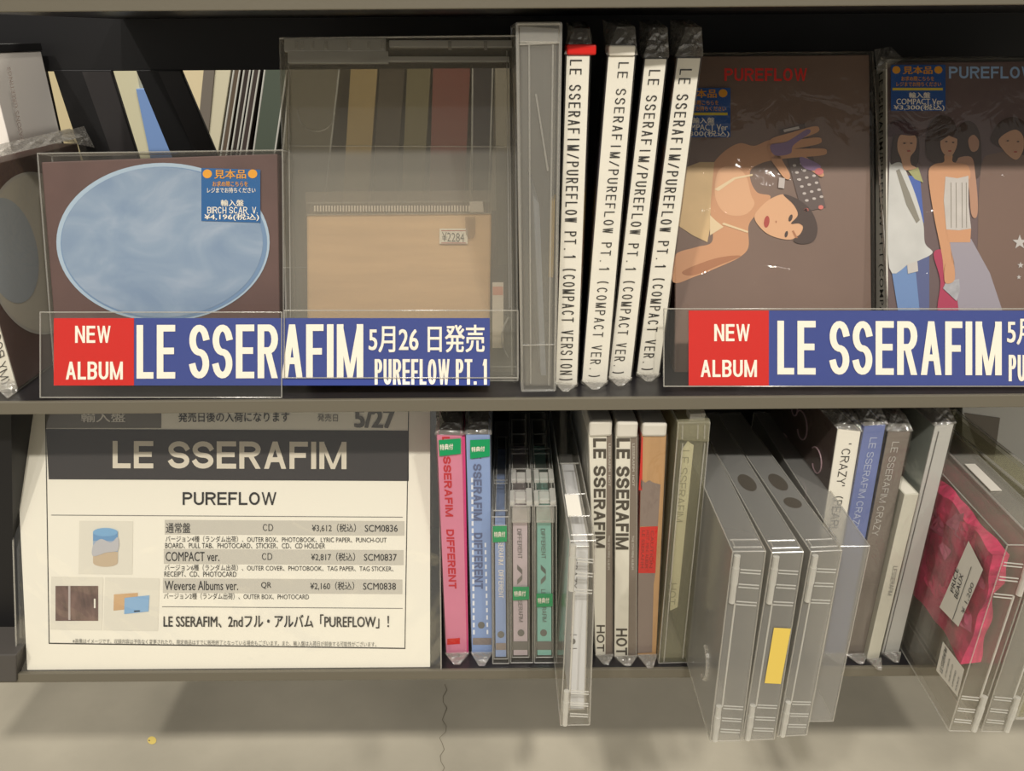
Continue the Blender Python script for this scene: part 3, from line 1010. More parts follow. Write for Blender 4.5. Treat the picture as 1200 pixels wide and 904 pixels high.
for a, b, w in (((905, 168), (955, 152), 5.2), ((903, 174), (958, 165), 5), ((906, 181), (964, 178), 5), ((908, 184), (922, 206), 5), ((940, 186), (962, 204), 4)):
    dx, dy = b[0] - a[0], b[1] - a[1]
    l = math.hypot(dx, dy); nx, ny = -dy / l * w, dx / l * w
    blob(mb, pl, [(a[0] + nx, a[1] + ny), ((a[0] + b[0]) / 2 + nx, (a[1] + b[1]) / 2 + ny), (b[0] + nx * .8, b[1] + ny * .8), (b[0] + dx / l * w, b[1] + dy / l * w), (b[0] - nx * .8, b[1] - ny * .8), ((a[0] + b[0]) / 2 - nx, (a[1] + b[1]) / 2 - ny), (a[0] - nx, a[1] - ny)][::-1], SKIN, lay * 5)
blob(mb, pl, [(903, 170), (922, 166), (945, 152), (949, 156), (930, 170), (926, 180), (908, 182)], PURPLE, lay * 6)
blob(mb, pl, [(938, 184), (955, 190), (962, 196), (952, 200), (940, 195)], PURPLE, lay * 6)
oval(mb, pl, 960, 201, 5, 4, pm('pink_print', (206, 110, 110), .45), lay * 7)
poly(mb, pl, [(912, 220), (919, 221), (920, 209), (913, 208)], BTN, lay * 6)
mb.build('cover_print_or_shade', cov)
mb = MB(); text(mb, pl, 'PUREFLOW', hbox(849, 80, 946, 95), pm('deep_red_ink', (240, 50, 44), .5), .04); mb.build('lettering', cov)
sample_sticker(t, pl, 789, 103, 856, 161, ('輸入盤', 'COMPACT Ver', '¥3,300(税込)'), STICKN, off=.0016)
qw = [p + pl.n * .0032 for p in q]
qw[2] = qw[2] + V((.001, 0, .001)); qw[3] = qw[3] + V((0, 0, .001)); qw[1] = qw[1] + V((.001, 0, 0))
mb = MB().hexa(qw, -pl.n * .0215, WRAP)
wr = mb.build('plastic_wrap', t)
mb = MB()
mb.sheet(qw[3], qw[2], qw[2] - pl.n * .012 + V((.001, 0, .004)), qw[3] - pl.n * .012 + V((0, 0, .003)), 16, 3, .001, FOLD)
mb.build('folded_top', wr)
mb = MB()
mb.sheet(qw[1] + V((.0002, 0, .05)), qw[1] + V((.003, .01, .05)), qw[2] + V((.003, .01, 0)), qw[2] + V((.0002, 0, 0)), 3, 16, .001, FOLD)
mb.build('folded_end', wr)

# ---- face-out photo cover: a group standing (a printed picture)
GBG = pm('dusk_photo_print', (108, 88, 88), 0.4, var=0.06, vscale=10)
pl, q, d = leaner(((1040, 73), (1276, 71), (1282, 450), (1041, 450)), V((0, 0.045, ZU + .0006)), 20, 0.016)
t = thing('compact_album', 'face-out photo cover of several standing people, pale blue lettering above', 'album', (q[0] + q[1]) / 2)
cov = MB().hexa(q, d, GBG).build('cover', t, bevel=.0008)
spn = MB().hexa([q[0] - V((.0012, 0, 0)), q[0] - V((.0002, 0, 0)), q[3] - V((.0002, 0, 0)), q[3] - V((.0012, 0, 0))], d, WHITE).build('spine', t)
ps = Plane(q[0] - V((.0012, 0, 0)), n=(q[3] - q[0]).cross(d).normalized() * (-1 if (q[3] - q[0]).cross(d).x > 0 else 1))
mb = MB(); a_, b_ = q[0] - V((.0014, 0, 0)), q[3] - V((.0014, 0, 0))
vs, fs = glyphs('LE SSERAFIM/PUREFLOW PT.1 (COMPACT VER.)', .004, 1.18)
xm, ym0, ym1 = max(v[0] for v in vs), min(v[1] for v in vs), max(v[1] for v in vs)
for x, y in vs:
    u, w = x / xm, (y - ym0) / (ym1 - ym0)
    mb.v.append(tuple(b_ * (1 - (.02 + u * .93)) + a_ * (.02 + u * .93) + d * (.75 - .5 * w)))
mb.f = [tuple(f) for f in fs]; mb.m = [mb.mi(INKS)] * len(fs)
mb.build('lettering', spn)
mb = MB()
JEANS = pm('pale_jeans_print', (112, 142, 190), .45); WJ = pm('white_jacket_print', (206, 204, 200), .45, var=.08, vscale=50)
COBALT = pm('cobalt_print', (70, 98, 176), .45); TROU = pm('lavender_trouser_print', (160, 152, 162), .45)
PINKB = pm('pink_bag_print', (176, 56, 88), .45); WTOP = pm('white_top_print', (200, 192, 186), .45, var=.06, vscale=80)
SIL = pm('silver_cloth_print', (170, 168, 172), .45, var=.2, vscale=200); DSK = pm('brown_figure_print', (120, 94, 82), .45)
FACE = pm('face_print', (200, 152, 120), .45); FACE2 = pm('face_shade_print', (184, 138, 112), .45)
CAPM = pm('plum_cap_print', (74, 48, 54), .45)
# fourth and third figures (behind), then second, then first
blob(mb, pl, [(1150, 195), (1165, 180), (1200, 178), (1230, 190), (1240, 280), (1245, 368), (1150, 368), (1146, 280)], DSK, lay)
blob(mb, pl, [(1163, 168), (1166, 150), (1178, 139), (1192, 138), (1204, 148), (1206, 170), (1200, 182)], HAIR, lay * 2)
blob(mb, pl, [(1170, 166), (1176, 158), (1190, 152), (1199, 160), (1199, 176), (1192, 187), (1184, 184), (1176, 176)], FACE, lay * 3)
blob(mb, pl, [(1120, 175), (1122, 152), (1132, 142), (1143, 146), (1149, 162), (1150, 195), (1144, 210), (1122, 205)], HAIR, lay * 2)
blob(mb, pl, [(1135, 163), (1141, 158), (1147, 165), (1146, 175), (1140, 178), (1136, 173)], FACE2, lay * 3)
blob(mb, pl, [(1118, 188), (1138, 184), (1143, 205), (1146, 240), (1144, 255), (1138, 250), (1134, 215), (1120, 205)], FACE2, lay * 3)
blob(mb, pl, [(1087, 185), (1087, 155), (1094, 140), (1105, 135), (1117, 141), (1122, 158), (1123, 185), (1110, 195)], HAIR, lay * 4)
blob(mb, pl, [(1088, 205), (1094, 193), (1106, 190), (1107, 182), (1116, 182), (1117, 190), (1134, 194), (1136, 210), (1118, 214), (1108, 216), (1110, 250), (1114, 290), (1119, 312), (1118, 330), (1110, 332), (1106, 322), (1104, 300), (1094, 250)], SKIN, lay * 5)
blob(mb, pl, [(1102, 165), (1105, 156), (1114, 154), (1121, 160), (1121, 172), (1115, 183), (1108, 182), (1103, 175)], FACE, lay * 6)
poly(mb, pl, [(1101, 166), (1112, 159), (1122, 163), (1121, 152), (1110, 148), (1101, 153)][::-1], HAIR, lay * 7)
poly(mb, pl, [(1109, 269), (1138, 268), (1137, 284), (1112, 284)][::-1], SKIN, lay * 5.5)
poly(mb, pl, [(1112, 282), (1138, 280), (1160, 320), (1176, 368), (1124, 368), (1118, 320)][::-1], TROU, lay * 5)
poly(mb, pl, [(1108, 207), (1122, 209), (1135, 206), (1135, 240), (1138, 268), (1124, 270), (1109, 269), (1106, 235)][::-1], WTOP, lay * 6)
for xx in (1114, 1120, 1127, 1132):
    poly(mb, pl, [(xx, 214), (xx + .8, 214), (xx + 1.2, 267), (xx + .4, 267)][::-1], GRY, lay * 6.5)
blob(mb, pl, [(1094, 298), (1104, 292), (1117, 294), (1121, 318), (1130, 368), (1100, 368), (1102, 330)], PINKB, lay * 4.5)
poly(mb, pl, [(1105, 338), (1109, 330), (1124, 327), (1125, 340), (1121, 353)][::-1], SIL, lay * 7)
blob(mb, pl, [(1108, 310), (1117, 308), (1119, 326), (1114, 332), (1107, 330)], SKIN, lay * 8)
poly(mb, pl, [(1044, 312), (1070, 306), (1089, 298), (1088, 330), (1088, 368), (1053, 368)][::-1], JEANS, lay * 4)
poly(mb, pl, [(1072, 306), (1089, 298), (1089, 366), (1078, 366)][::-1], pm('shadowed_jeans_print', (88, 96, 140), .45), lay * 4.3)
poly(mb, pl, [(1060, 206), (1078, 206), (1081, 240), (1083, 262), (1076, 250), (1066, 222)][::-1], COBALT, lay * 4)
poly(mb, pl, [(1064, 200), (1076, 196), (1082, 214), (1072, 210)][::-1], pm('yellow_green_print', (166, 164, 110), .45), lay * 4.4)
blob(mb, pl, [(1042, 200), (1045, 193), (1056, 191), (1064, 206), (1074, 232), (1082, 262), (1084, 285), (1093, 296), (1080, 304), (1066, 309), (1042, 314)], WJ, lay * 5)
poly(mb, pl, [(1050, 200), (1054, 198), (1066, 226), (1078, 258), (1074, 262), (1062, 240), (1056, 220)][::-1], GRY, lay * 5.5)
poly(mb, pl, [(1063, 310), (1075, 306), (1076, 318), (1064, 321)][::-1], WTOP, lay * 6)
blob(mb, pl, [(1047, 195), (1046, 170), (1052, 156), (1072, 156), (1077, 165), (1076, 190), (1066, 200)], HAIR, lay * 4.6)
blob(mb, pl, [(1052, 165), (1056, 158), (1068, 157), (1074, 162), (1073, 175), (1067, 184), (1068, 193), (1074, 197), (1060, 199), (1056, 186), (1052, 176)], FACE, lay * 6)
blob(mb, pl, [(1041, 160), (1044, 147), (1055, 141), (1066, 144), (1071, 152), (1077, 157), (1068, 159), (1054, 158)], CAPM, lay * 7)
for ex, ey in ((1060, 168), (1068, 168), (1109, 166), (1117, 167), (1181, 165), (1193, 166)):
    oval(mb, pl, ex, ey, 1.6, .8, HAIR, lay * 8, n=10)
for ex, ey in ((1065, 177), (1113, 177), (1190, 178)):
    oval(mb, pl, ex, ey, 2.2, .9, LIPS, lay * 8, n=10)
for ex, ey, r_ in ((1195, 284, 9), (1196, 311, 4), (1194, 325, 3)):
    pts = []
    for j in range(10):
        rr = r_ if j % 2 == 0 else r_ * .4
        an = -math.pi / 2 - j * math.pi / 5
        pts.append((ex + rr * math.cos(an), ey + rr * math.sin(an)))
    poly(mb, pl, pts, pm('silver_star_print', (196, 190, 186), .4), lay * 3)
mb.build('cover_print_or_shade', cov)
mb = MB(); text(mb, pl, 'PUREFLOW', hbox(1112, 78, 1213, 92), pm('pale_blue_ink', (160, 190, 230), .5), .04); mb.build('lettering', cov)
sample_sticker(t, pl, 1044, 76, 1108, 130, ('輸入盤', 'COMPACT Ver', '¥3,300(税込)'), STICKN, off=.0018)
qw = [p + pl.n * .0032 for p in q]
qw[0] = qw[0] - V((.003, 0, 0)); qw[3] = qw[3] + V((-.003, 0, .001)); qw[2] = qw[2] + V((0, 0, .001))
wr = MB().hexa(qw, -pl.n * .0215, WRAP).build('plastic_wrap', t)
mb = MB()
mb.sheet(qw[3] + V((-.001, 0, 0)), qw[2], qw[2] - pl.n * .014 + V((0, 0, .005)), qw[3] - pl.n * .012 + V((-.001, 0, .006)), 18, 3, .001, FOLD)
mb.sheet(qw[3] + V((-.004, 0, -.01)), qw[3] + V((.012, 0, 0)), qw[3] + V((.008, .012, .008)), qw[3] + V((-.004, .012, .006)), 5, 4, .0016, FOLD)
mb.build('folded_end', wr)

# ================================================================== LOWER SHELF
# ---- the release notice in its soft sleeve
pp = Plane(on_z(265, 783, ZL) + V((0, 0, .0006)), 15, 0.0)
ptop = 440
q = pp.quad(((15, ptop), (504, ptop), (504, 784), (32, 786)))
t = thing('release_notice', 'white printed release notice with a dark title band on the lower shelf', 'notice', (q[0] + q[1]) / 2)
sheet = MB().hexa(q, -pp.n * .0006, PAPER).build('paper', t)
mb = MB()
PB = pm('notice_grey_block', (120, 116, 110), .6)
poly(mb, pp, [(54, 502), (189, 502), (189, 470), (52, 470)], PB)
poly(mb, pp, [(57, 562), (479, 564), (479, 505), (54, 503)], DARK, .0003)
for (a, b, w) in (((53, 470), (57.5, 754), .5), ((479, 470), (474.5, 760), .5)):
    poly(mb, pp, [(a[0] - w, a[1]), (b[0] - w, b[1]), (b[0] + w, b[1]), (a[0] + w, a[1])], INK, .0003)
poly(mb, pp, [(57, 755), (475, 761), (475, 759.6), (57, 753.6)], INK)
for ya, yb in ((603.5, 606), (711, 713)):
    x0 = 60 if ya < 650 else 190
    poly(mb, pp, [(x0, ya + .8), (472, yb + .8), (472, yb), (x0, ya)], GREYINK)
for y0, y1, xe in ((609.5, 626.5, 474), (643.5, 661, 473), (678, 695, 471.5)):
    poly(mb, pp, [(193 - (y0 - 609) * .03, y1), (xe, y1 + 1.5), (xe, y0 + 1.5), (193 - (y0 - 609) * .03, y0)], BARGREY)
PBG = pm('picture_ground', (234, 228, 214), .6)
poly(mb, pp, [(92, 673), (155, 673.5), (156, 611), (93, 610.5)], PBG)
poly(mb, pp, [(59, 738), (119.5, 739), (121, 677), (60, 676)], PBG)
poly(mb, pp, [(121, 739), (185, 740), (187, 678), (123, 677)], PBG)
mb.build('printed_blocks', sheet)
mb = MB()
T = lambda s, b, m=INK, bold=.006: text(mb, pp, s, b, m, bold, off=.0006)
T('輸入盤', hbox(95, 483, 147, 495), pm('pale_grey_ink', (236, 230, 220), .6), .012)
T('発売日後の入荷になります', hbox(209, 483, 339, 495), INK, .01)
T('発売日', hbox(372, 485, 396, 494, .6), GREYINK, .004)
T('5/27', hbox(415, 480, 463, 501, 1), GREYINK, .045)
T('LE SSERAFIM', hbox(132, 517, 406, 549, 1), pm('notice_title_ink', (226, 216, 198), .5), .042)
T('PUREFLOW', hbox(214, 577, 324, 592), INK, .03)
T('通常盤', hbox(194.5, 613, 223, 625))
T('COMPACT ver.', hbox(194, 647, 257, 658))
T('Weverse Albums ver.', hbox(193, 681, 279, 692))
for y, cd, pr, no in ((613, 'CD', '¥3,612（税込）', 'SCM0836'), (647, 'CD', '¥2,817（税込）', 'SCM0837'), (681, 'QR', '¥2,160（税込）', 'SCM0838')):
    k = (y - 613) * .03
    T(cd, hbox(308 - k, y + 1.5, 320 - k, y + 9.5))
    T(pr, hbox(365.5 - k, y + 1, 417 - k, y + 11))
    T(no, hbox(427.5 - k, y + 2.5, 466 - k, y + 10.5))
T('バージョン4種（ランダム出荷）、OUTER BOX、PHOTOBOOK、LYRIC PAPER、PUNCH-OUT', hbox(194, 628, 453, 635.5, 1.2), INK, .002)
T('BOARD、PULL TAB、PHOTOCARD、STICKER、CD、CD HOLDER', hbox(193.5, 636.5, 381, 643, .5), INK, .002)
T('バージョン6種（ランダム出荷）、OUTER COVER、PHOTOBOOK、TAG PAPER、TAG STICKER、', hbox(193, 661.5, 461, 669, 1.4), INK, .002)
T('RECEIPT、CD、PHOTOCARD', hbox(192.5, 670, 277, 676.5, .3), INK, .002)
T('バージョン2種（ランダム出荷）、OUTER BOX、PHOTOCARD', hbox(192, 695, 362, 702.5, .8), INK, .002)
T('LE SSERAFIM、2ndフル・アルバム「PUREFLOW」！', hbox(191.5, 720, 456, 736, .5), INK, .022)
T('※画像はイメージです。収録内容は予告なく変更されたり、限定商品はすでに販売終了となっている場合もございます。また、輸入盤は入荷日が前後する可能性がございます。', hbox(85, 748.5, 441, 754.5, 4), GREYINK, .0)
mb.build('lettering', sheet)
mb = MB()
SKY = pm('pic_sky_blue', (112, 158, 204), .5); SKY2 = pm('pic_pale_blue', (160, 180, 206), .5); SAND = pm('pic_sand', (206, 184, 156), .5)
oval(mb, pp, 123.5, 659.5, 14.5, 5, SAND, .0006)
rect(mb, pp, 109, 645, 138, 660, SAND, .0007); rect(mb, pp, 109, 632, 138, 647, SKY2, .0008); rect(mb, pp, 109, 624, 138, 634, SKY, .0009)
blob(mb, pp, [(109, 640), (118, 632), (130, 636), (138, 630), (138, 645), (124, 648), (109, 652)], pm('pic_mist', (196, 194, 198), .5), .0010)
oval(mb, pp, 123.5, 624, 14.5, 5, pm('pic_top_blue', (130, 178, 220), .5), .0011)
BR0 = pm('pic_brown', (112, 88, 80), .4, var=.45, vscale=60, stretch=(3, 1, 1))
rect(mb, pp, 65, 687, 115, 728, BR0, .0006)
rect(mb, pp, 80, 687, 82.5, 727, pm('pic_pale_bar', (190, 178, 174), .4), .0008)
rect(mb, pp, 110, 702, 112, 713, WHITE, .0008)
poly(mb, pp, [(133, 716), (161, 713), (161.5, 695), (133.5, 697)], pm('pic_tan', (212, 172, 128), .5), .0006)
poly(mb, pp, [(145.5, 720), (174, 717), (175, 698), (146, 701)], pm('pic_blue_card', (138, 180, 222), .5), .0008)
poly(mb, pp, [(157, 717.5), (164, 717), (164, 715.6), (157, 716)], INK, .001)
mb.build('printed_pictures', sheet)
qs = pp.quad(((9, ptop - 4), (514, ptop - 4), (517, 789), (20, 794)), .0030)
sv = MB()
sv.sheet(qs[0], qs[1], qs[2], qs[3], 40, 30, .0003, SLEEVE)
s = sv.build('clear_sleeve', t, smooth=True)
MB().edges(qs, -pp.n * .0005, .0005, RIM).build('rim', s)
MB().hexa([p - pp.n * .0044 for p in qs], -pp.n * .0004, SLEEVE).build('clear_sleeve', t)

# ---- pink, blue, thin blue
PINK = pm('pink_card', (220, 130, 158), .4, var=.06, vscale=20)
HOTPINK = pm('hot_pink_card', (206, 62, 122), .4)
t, pl, sp, q, d = book('album', 'pink album spine with red lettering and a green bonus sticker near its top', 'album', ((512, 510), (541, 511), (549, 766), (523, 768)), ZL, .15, -2, PINK, HOTPINK, HOTPINK, BLACKPL, top_h=.006)
mb = MB(); RK = pm('crimson_ink', (200, 20, 44), .5)
text(mb, pl, 'LE SSERAFIM   DIFFERENT', vdown(518, 527, 512, 526, 535, 690), RK, .06)
poly(mb, pl, [(524, 756), (539, 755), (539, 748), (524, 749)], RED)
mb.build('lettering', sp)
MB().hexa(pl.quad(((541, 512), (545, 513), (549, 766), (547, 766)), .0002), -pl.n * .14, HOTPINK).build('cover_edge', t)
bonus(sp, pl, ((514, 516), (540, 514), (540, 532), (515, 535)), .0012, ((515.5, 528), (531, 527), (531, 520), (515.5, 521)))

PBLUE = pm('powder_blue_card', (140, 164, 212), .4, var=.05, vscale=20)
t, pl, sp, q, d = book('album', 'powder blue album spine with grey lettering and glossy white dashes', 'album', ((546, 510), (574, 510), (577, 766), (553, 767)), ZL, .15, -.5, PBLUE, PBLUE, PBLUE, BLACKPL, top_h=.006, tip=.014)
mb = MB(); GI = pm('slate_ink', (92, 104, 142), .5)
text(mb, pl, 'LE SSERAFIM   DIFFERENT', vdown(554, 564, 522, 556, 566, 690), GI, .06)
rect(mb, pl, 554, 748, 576, 756, pm('taupe_ink', (140, 128, 124), .5)); oval(mb, pl, 564, 733, 4, 4, GREYINK)
WD = pm('white_foil', (236, 240, 250), .25)
for i in range(22):
    y = 560 + i * 8.5
    rect(mb, pl, 554 - 2 + i * .1, y, 556.4 - 2 + i * .1, y + 5.5, WD); rect(mb, pl, 569 - 3 + i * .2, y, 571 - 3 + i * .2, y + 5, WD) if i > 8 else None
mb.build('lettering', sp)
bonus(sp, pl, ((551, 516), (574, 515), (574, 535), (551, 538)), .0012, ((552.5, 530), (568, 529), (568, 523), (552.5, 524)))


def jewel(name, label, sq, z, depth, yaw, card, cat='case'):
    """slim CD case standing inside a clear security case: printed insert seen through its clear spine"""
    base = on_z((sq[2][0] + sq[3][0]) / 2, (sq[2][1] + sq[3][1]) / 2, z)
    pl = Plane(base, 0, yaw)
    q = pl.quad(sq)
    q[0].z = q[1].z = z + .0034
    d = -pl.n * depth
    t = thing(name, label, 'CD case', (q[0] + q[1]) / 2)
    qi, di = shrink(q, d, .0012)
    ins = MB().hexa(qi, di, card).build('insert', t)
    sh = MB().hexa(q, d, CASE).build('case_shell', t, bevel=.0005)
    MB().edges(q, d, .0004, RIM).build('rim', sh)
    return t, ins, Plane(qi[0], 0, yaw), q, d


def top_ribs(sh, q, d, us, fr):
    mb = MB()
    n = d.normalized()
    for f in fr:
        a, b = q[3] + d * f + V((0, 0, .0004)), q[2] + d * f + V((0, 0, .0004))
        mb.bar(a * .94 + b * .06, a * .06 + b * .94, .0006, RIM)
    for u in us:
        a = q[3] * (1 - u) + q[2] * u + V((0, 0, .0004))
        mb.bar(a + d * fr[0], a + d * fr[-1], .0005, RIM)
    mb.build('moulded_rib', sh)


# thin light-blue case
t, ins, pl, q, d = jewel('slim_case', 'slim blue spine with white lettering between the powder blue and grey ones', ((578, 616), (594, 616), (595, 776), (579, 777)), ZL, .12, 0, PBLUE)
mb = MB(); text(mb, pl, 'LE SSERAFIM   DIFFERENT', vdown(584, 590, 620, 584.5, 590, 701), LETTERW, .012, off=.0004)
rect(mb, pl, 581, 754, 593, 762, pm('taupe_ink', (140, 128, 124), .5), .0004); oval(mb, pl, 587, 744, 4, 4, GREYINK, .0004)
mb.build('lettering', ins)
bonus(ins, pl, ((577.5, 617), (594, 616.5), (594, 635), (577.5, 636)), .0016, ((579, 630), (592, 629.5), (592, 623), (579, 623.5)))
t2, sh, pl2, q2, d2 = case_px('security_case', 'narrow clear case around the slim blue spine', ((576.5, 606), (596, 606), (596.5, 778), (577.5, 779)), ZL, .155, 0, CASE, hinge=None, inner=False)
top_ribs(sh, q2, d2, (.2, .8), (.05, .3, .33, .8))

for lab, lab2, xs, card in (('grey lilac spine with a green bonus sticker low on it', 'clear ribbed case around the grey lilac spine', 0, pm('lilac_grey_card', (204, 188, 196), .45)),
                            ('teal spine with a green bonus sticker low on it', 'clear ribbed case around the teal spine', 28.5, pm('teal_card', (140, 206, 194), .45))):
    t, ins, pl, q, d = jewel('slim_case', lab, ((599 + xs, 611), (620 + xs * .97, 611), (620 + xs * .98, 774), (600 + xs * .98, 775)), ZL, .12, 0, card)
    mb = MB(); IG = pm('dark_grey_ink', (74, 72, 72), .5)
    text(mb, pl, 'DIFFERENT', vdown(606 + xs * .97, 611 + xs * .97, 620, 607 + xs * .97, 612 + xs * .97, 655), IG, .012, off=.0004)
    text(mb, pl, 'LE SSERAFIM', vdown(606.5 + xs * .97, 611.5 + xs * .97, 691, 608 + xs * .97, 613 + xs * .97, 729), IG, .008, off=.0004)
    for k in range(3):
        c_ = 609 + xs * .97
        poly(mb, pl, [(c_ - 3, 662 + k * 2), (c_ + 3, 668 + k * 2), (c_ + 3, 669.5 + k * 2), (c_ - 3, 663.5 + k * 2)][::-1], IG, .0004)
        poly(mb, pl, [(c_ - 3, 684 - k * 2), (c_ + 3, 678 - k * 2), (c_ + 3, 679.5 - k * 2), (c_ - 3, 685.5 - k * 2)][::-1], GREYINK, .0005)
    oval(mb, pl, 610.5 + xs * .93, 742, 4, 4, GREYINK, .0004)
    rect(mb, pl, 600.5 + xs * .98, 752, 619 + xs * .98, 762, GREYINK, .0004)
    mb.build('lettering', ins)
    yo = 0 if xs == 0 else 8
    bonus(ins, pl, ((601 + xs * .97, 688 + yo), (620 + xs * .97, 688 + yo), (620 + xs * .97, 703 + yo), (601 + xs * .97, 704 + yo)), .0018,
          ((602.5 + xs * .97, 699.5 + yo), (616 + xs * .97, 699 + yo), (616 + xs * .97, 692.5 + yo), (602.5 + xs * .97, 693 + yo)))
    t2, sh, pl2, q2, d2 = case_px('security_case', lab2, ((597.5 + xs, 593), (624 + xs * .98, 593), (624.5 + xs * .97, 777), (598.5 + xs * .98, 778)), ZL, .155, 0, CASE, hinge=None, inner=False)
    top_ribs(sh, q2, d2, (.12, .86), (.02, .1, .13, .22, .3, .34, .5, .55, .72, .9))
    hb = MB()
    for u0, u1, f0, f1 in ((.0, .22, .0, .1), (.72, 1.0, .0, .12), (.24, .7, .02, .09), (.05, .3, .2, .3), (.75, 1., .2, .3), (.32, .72, .2, .27)):
        a = q2[3] * (1 - u0) + q2[2] * u0 + d2 * f0; b = q2[3] * (1 - u1) + q2[2] * u1 + d2 * f0
        hb.hexa([a, b, b + V((0, 0, .004)), a + V((0, 0, .004))], d2 * (f1 - f0), EDGE)
    for v0, v1 in ((.90, .99),):
        fr = [lerpq(q2, .08, v0) - d2.normalized() * .0006, lerpq(q2, .92, v0) - d2.normalized() * .0006, lerpq(q2, .92, v1) - d2.normalized() * .0006, lerpq(q2, .08, v1) - d2.normalized() * .0006]
        hb.hexa(fr, d2.normalized() * .004, RIM)
    hb.build('hinge', t2, bevel=.0008)

# ---- the case standing out over the shelf edge, silver CD inside
t2, sh, pl, q, d = case_px('security_case', 'clear hinged case jutting over the shelf edge beside the teal spine', ((668, 634), (698, 634), (691, 850), (657, 851)), ZL, .2, -1, CASE, inner=False)
qi = pl.quad(((673, 640), (690, 640), (687, 780), (669, 781)), -.012)
t = thing('slim_case', 'white paper spine inside the clear case that juts beside the teal spine', 'CD case', (qi[0] + qi[1]) / 2)
PALE = pm('pale_silver_card', (214, 214, 214), .4)
zb = .0036
qi[0].z = qi[1].z = zb
ins = MB().hexa(qi, -pl.n * .125, PALE).build('insert', t)
MB().edges([p + pl.n * .0005 for p in qi], -pl.n * .126, .0005, RIM).build('rim', t)
ppi = Plane(qi[0], 0, -1)
mb = MB(); text(mb, ppi, 'CRAZY', vdown(671, 677, 655, 670, 676, 690), GREYINK, .0); oval(mb, ppi, 671.5, 752, 3, 3.4, GREYINK)
for yy in (744, 760): rect(mb, ppi, 668, yy, 676, yy + .8, GREYINK)
mb.build('lettering', ins)
qt = [q[3] + d * .14 + V((.001, 0, .0012)), q[2] + d * .14 + V((-.006, 0, .0012)), q[2] + d * .27 + V((-.006, 0, .0012)), q[3] + d * .27 + V((.001, 0, .0012))]
lb = MB().hexa(qt, V((0, 0, -.0006)), WHITE).build('paper_label', t2)
top_ribs(sh, q, d, (.75,), (.03, .14, .28, .5))

# ---- HOT albums
OLIVE = pm('olive_ink', (70, 62, 52), .5)
TAUP = pm('taupe_card', (128, 114, 102), .5)
for lab, sq, tq, hq, sx, side in (
        ('white album spine with big outlined lettering behind the jutting clear case', ((690, 509), (717, 508), (718, 768), (698, 770)), (695, 710.5, 514, 696.5, 709, 642), (699, 709, 733, 699.5, 708, 764), ((711, 717), (709.5, 718)), None),
        ('white album spine with big outlined lettering beside the tan one', ((722, 510), (747, 510), (746, 770), (720, 771)), (722.5, 738.5, 514, 721.5, 736.5, 644), (722, 735, 737, 722, 735, 768), ((739, 746.5), (736, 745.5)), 1)):
    t, pl, sp, q, d = book('album', lab, 'album', sq, ZL, .15, -2, pm('ivory_card', (238, 232, 216), .5), WHITE, RED if side else TAUP, WHITE, top_h=.0, tip=.010)
    mb = MB()
    poly(mb, pl, [(sx[1][0], sq[3][1] - 2), (sx[1][1], sq[2][1] - 1), (sx[0][1], sq[1][1] + 1), (sx[0][0], sq[0][1] + 1)], TAUP, .0002)
    text(mb, pl, 'LE SSERAFIM', vdown(*tq), OLIVE, .055)
    text(mb, pl, 'HOT', vdown(*hq), OLIVE, .04)
    for y0, y1, s_ in ((520, 570, 'LESSERAFIM  HOT'), (628, 668, 'THE 5TH MINI ALBUM')):
        xx = sx[0][0] + 2.3 - (y0 - 510) * .008
        text(mb, pl, s_, vdown(xx, xx + 2.6, y0, xx - .4, xx + 2.2, y1), BARGREY, .0)
    mb.build('lettering', sp)
    w = (q[1] - q[0])
    MB().hexa([q[3] + V((0, -.0016, -.002)), q[2] + V((0, -.0016, -.002)), q[2] + V((0, -.0016, .011)), q[3] + V((0, -.0016, .011))], d, pm('pale_grey_top', (214, 208, 194), .4, bump=.3, bscale=50)).build('top_flap', t, bevel=.002)

TAN = pm('tan_card', (196, 152, 104), .45, var=.1, vscale=24, stretch=(6, 1, .6))
t, pl, sp, q, d = book('album', 'tan album spine with a red label and a grey patch, white along its top', 'album', ((752, 510), (781, 510), (769, 768), (747, 770)), ZL, .15, -2, TAN, RED, TAN, WHITE, top_h=0, tip=.014)
mb = MB(); GP = pm('grey_brown_patch', (140, 122, 112), .45)
poly(mb, pl, [(750, 617), (771, 617), (774, 568), (766, 566), (761, 563), (756, 566), (751, 562)], GP)
poly(mb, pl, [(748, 672), (768, 672), (771, 617), (750, 618)], RED)
poly(mb, pl, [(747, 766), (764, 765), (766, 685), (768, 672), (748, 672)], GP)
poly(mb, pl, [(748.5, 575), (752.5, 575), (753.5, 512), (752, 512)], RED)
mb.build('printed_blocks', sp)
mb = MB()
for i, s_ in enumerate(('LE SSERAFIM', 'HOT  MINI ALBUM', 'CAUTION')):
    text(mb, pl, s_, vdown(752.5 + i * 5.2, 756 + i * 5.2, 622, 750.5 + i * 5.2, 754 + i * 5.2, 666), pm('dark_red_ink', (150, 26, 20), .5), .0, off=.0005)
mb.build('lettering', sp)
MB().hexa([q[3] + V((0, -.0016, -.001)), q[2] + V((0, -.0016, -.001)), q[2] + V((0, -.0016, .010)), q[3] + V((0, -.0016, .010))], d, pm('pale_grey_top', (214, 208, 194), .4)).build('top_flap', t, bevel=.002)

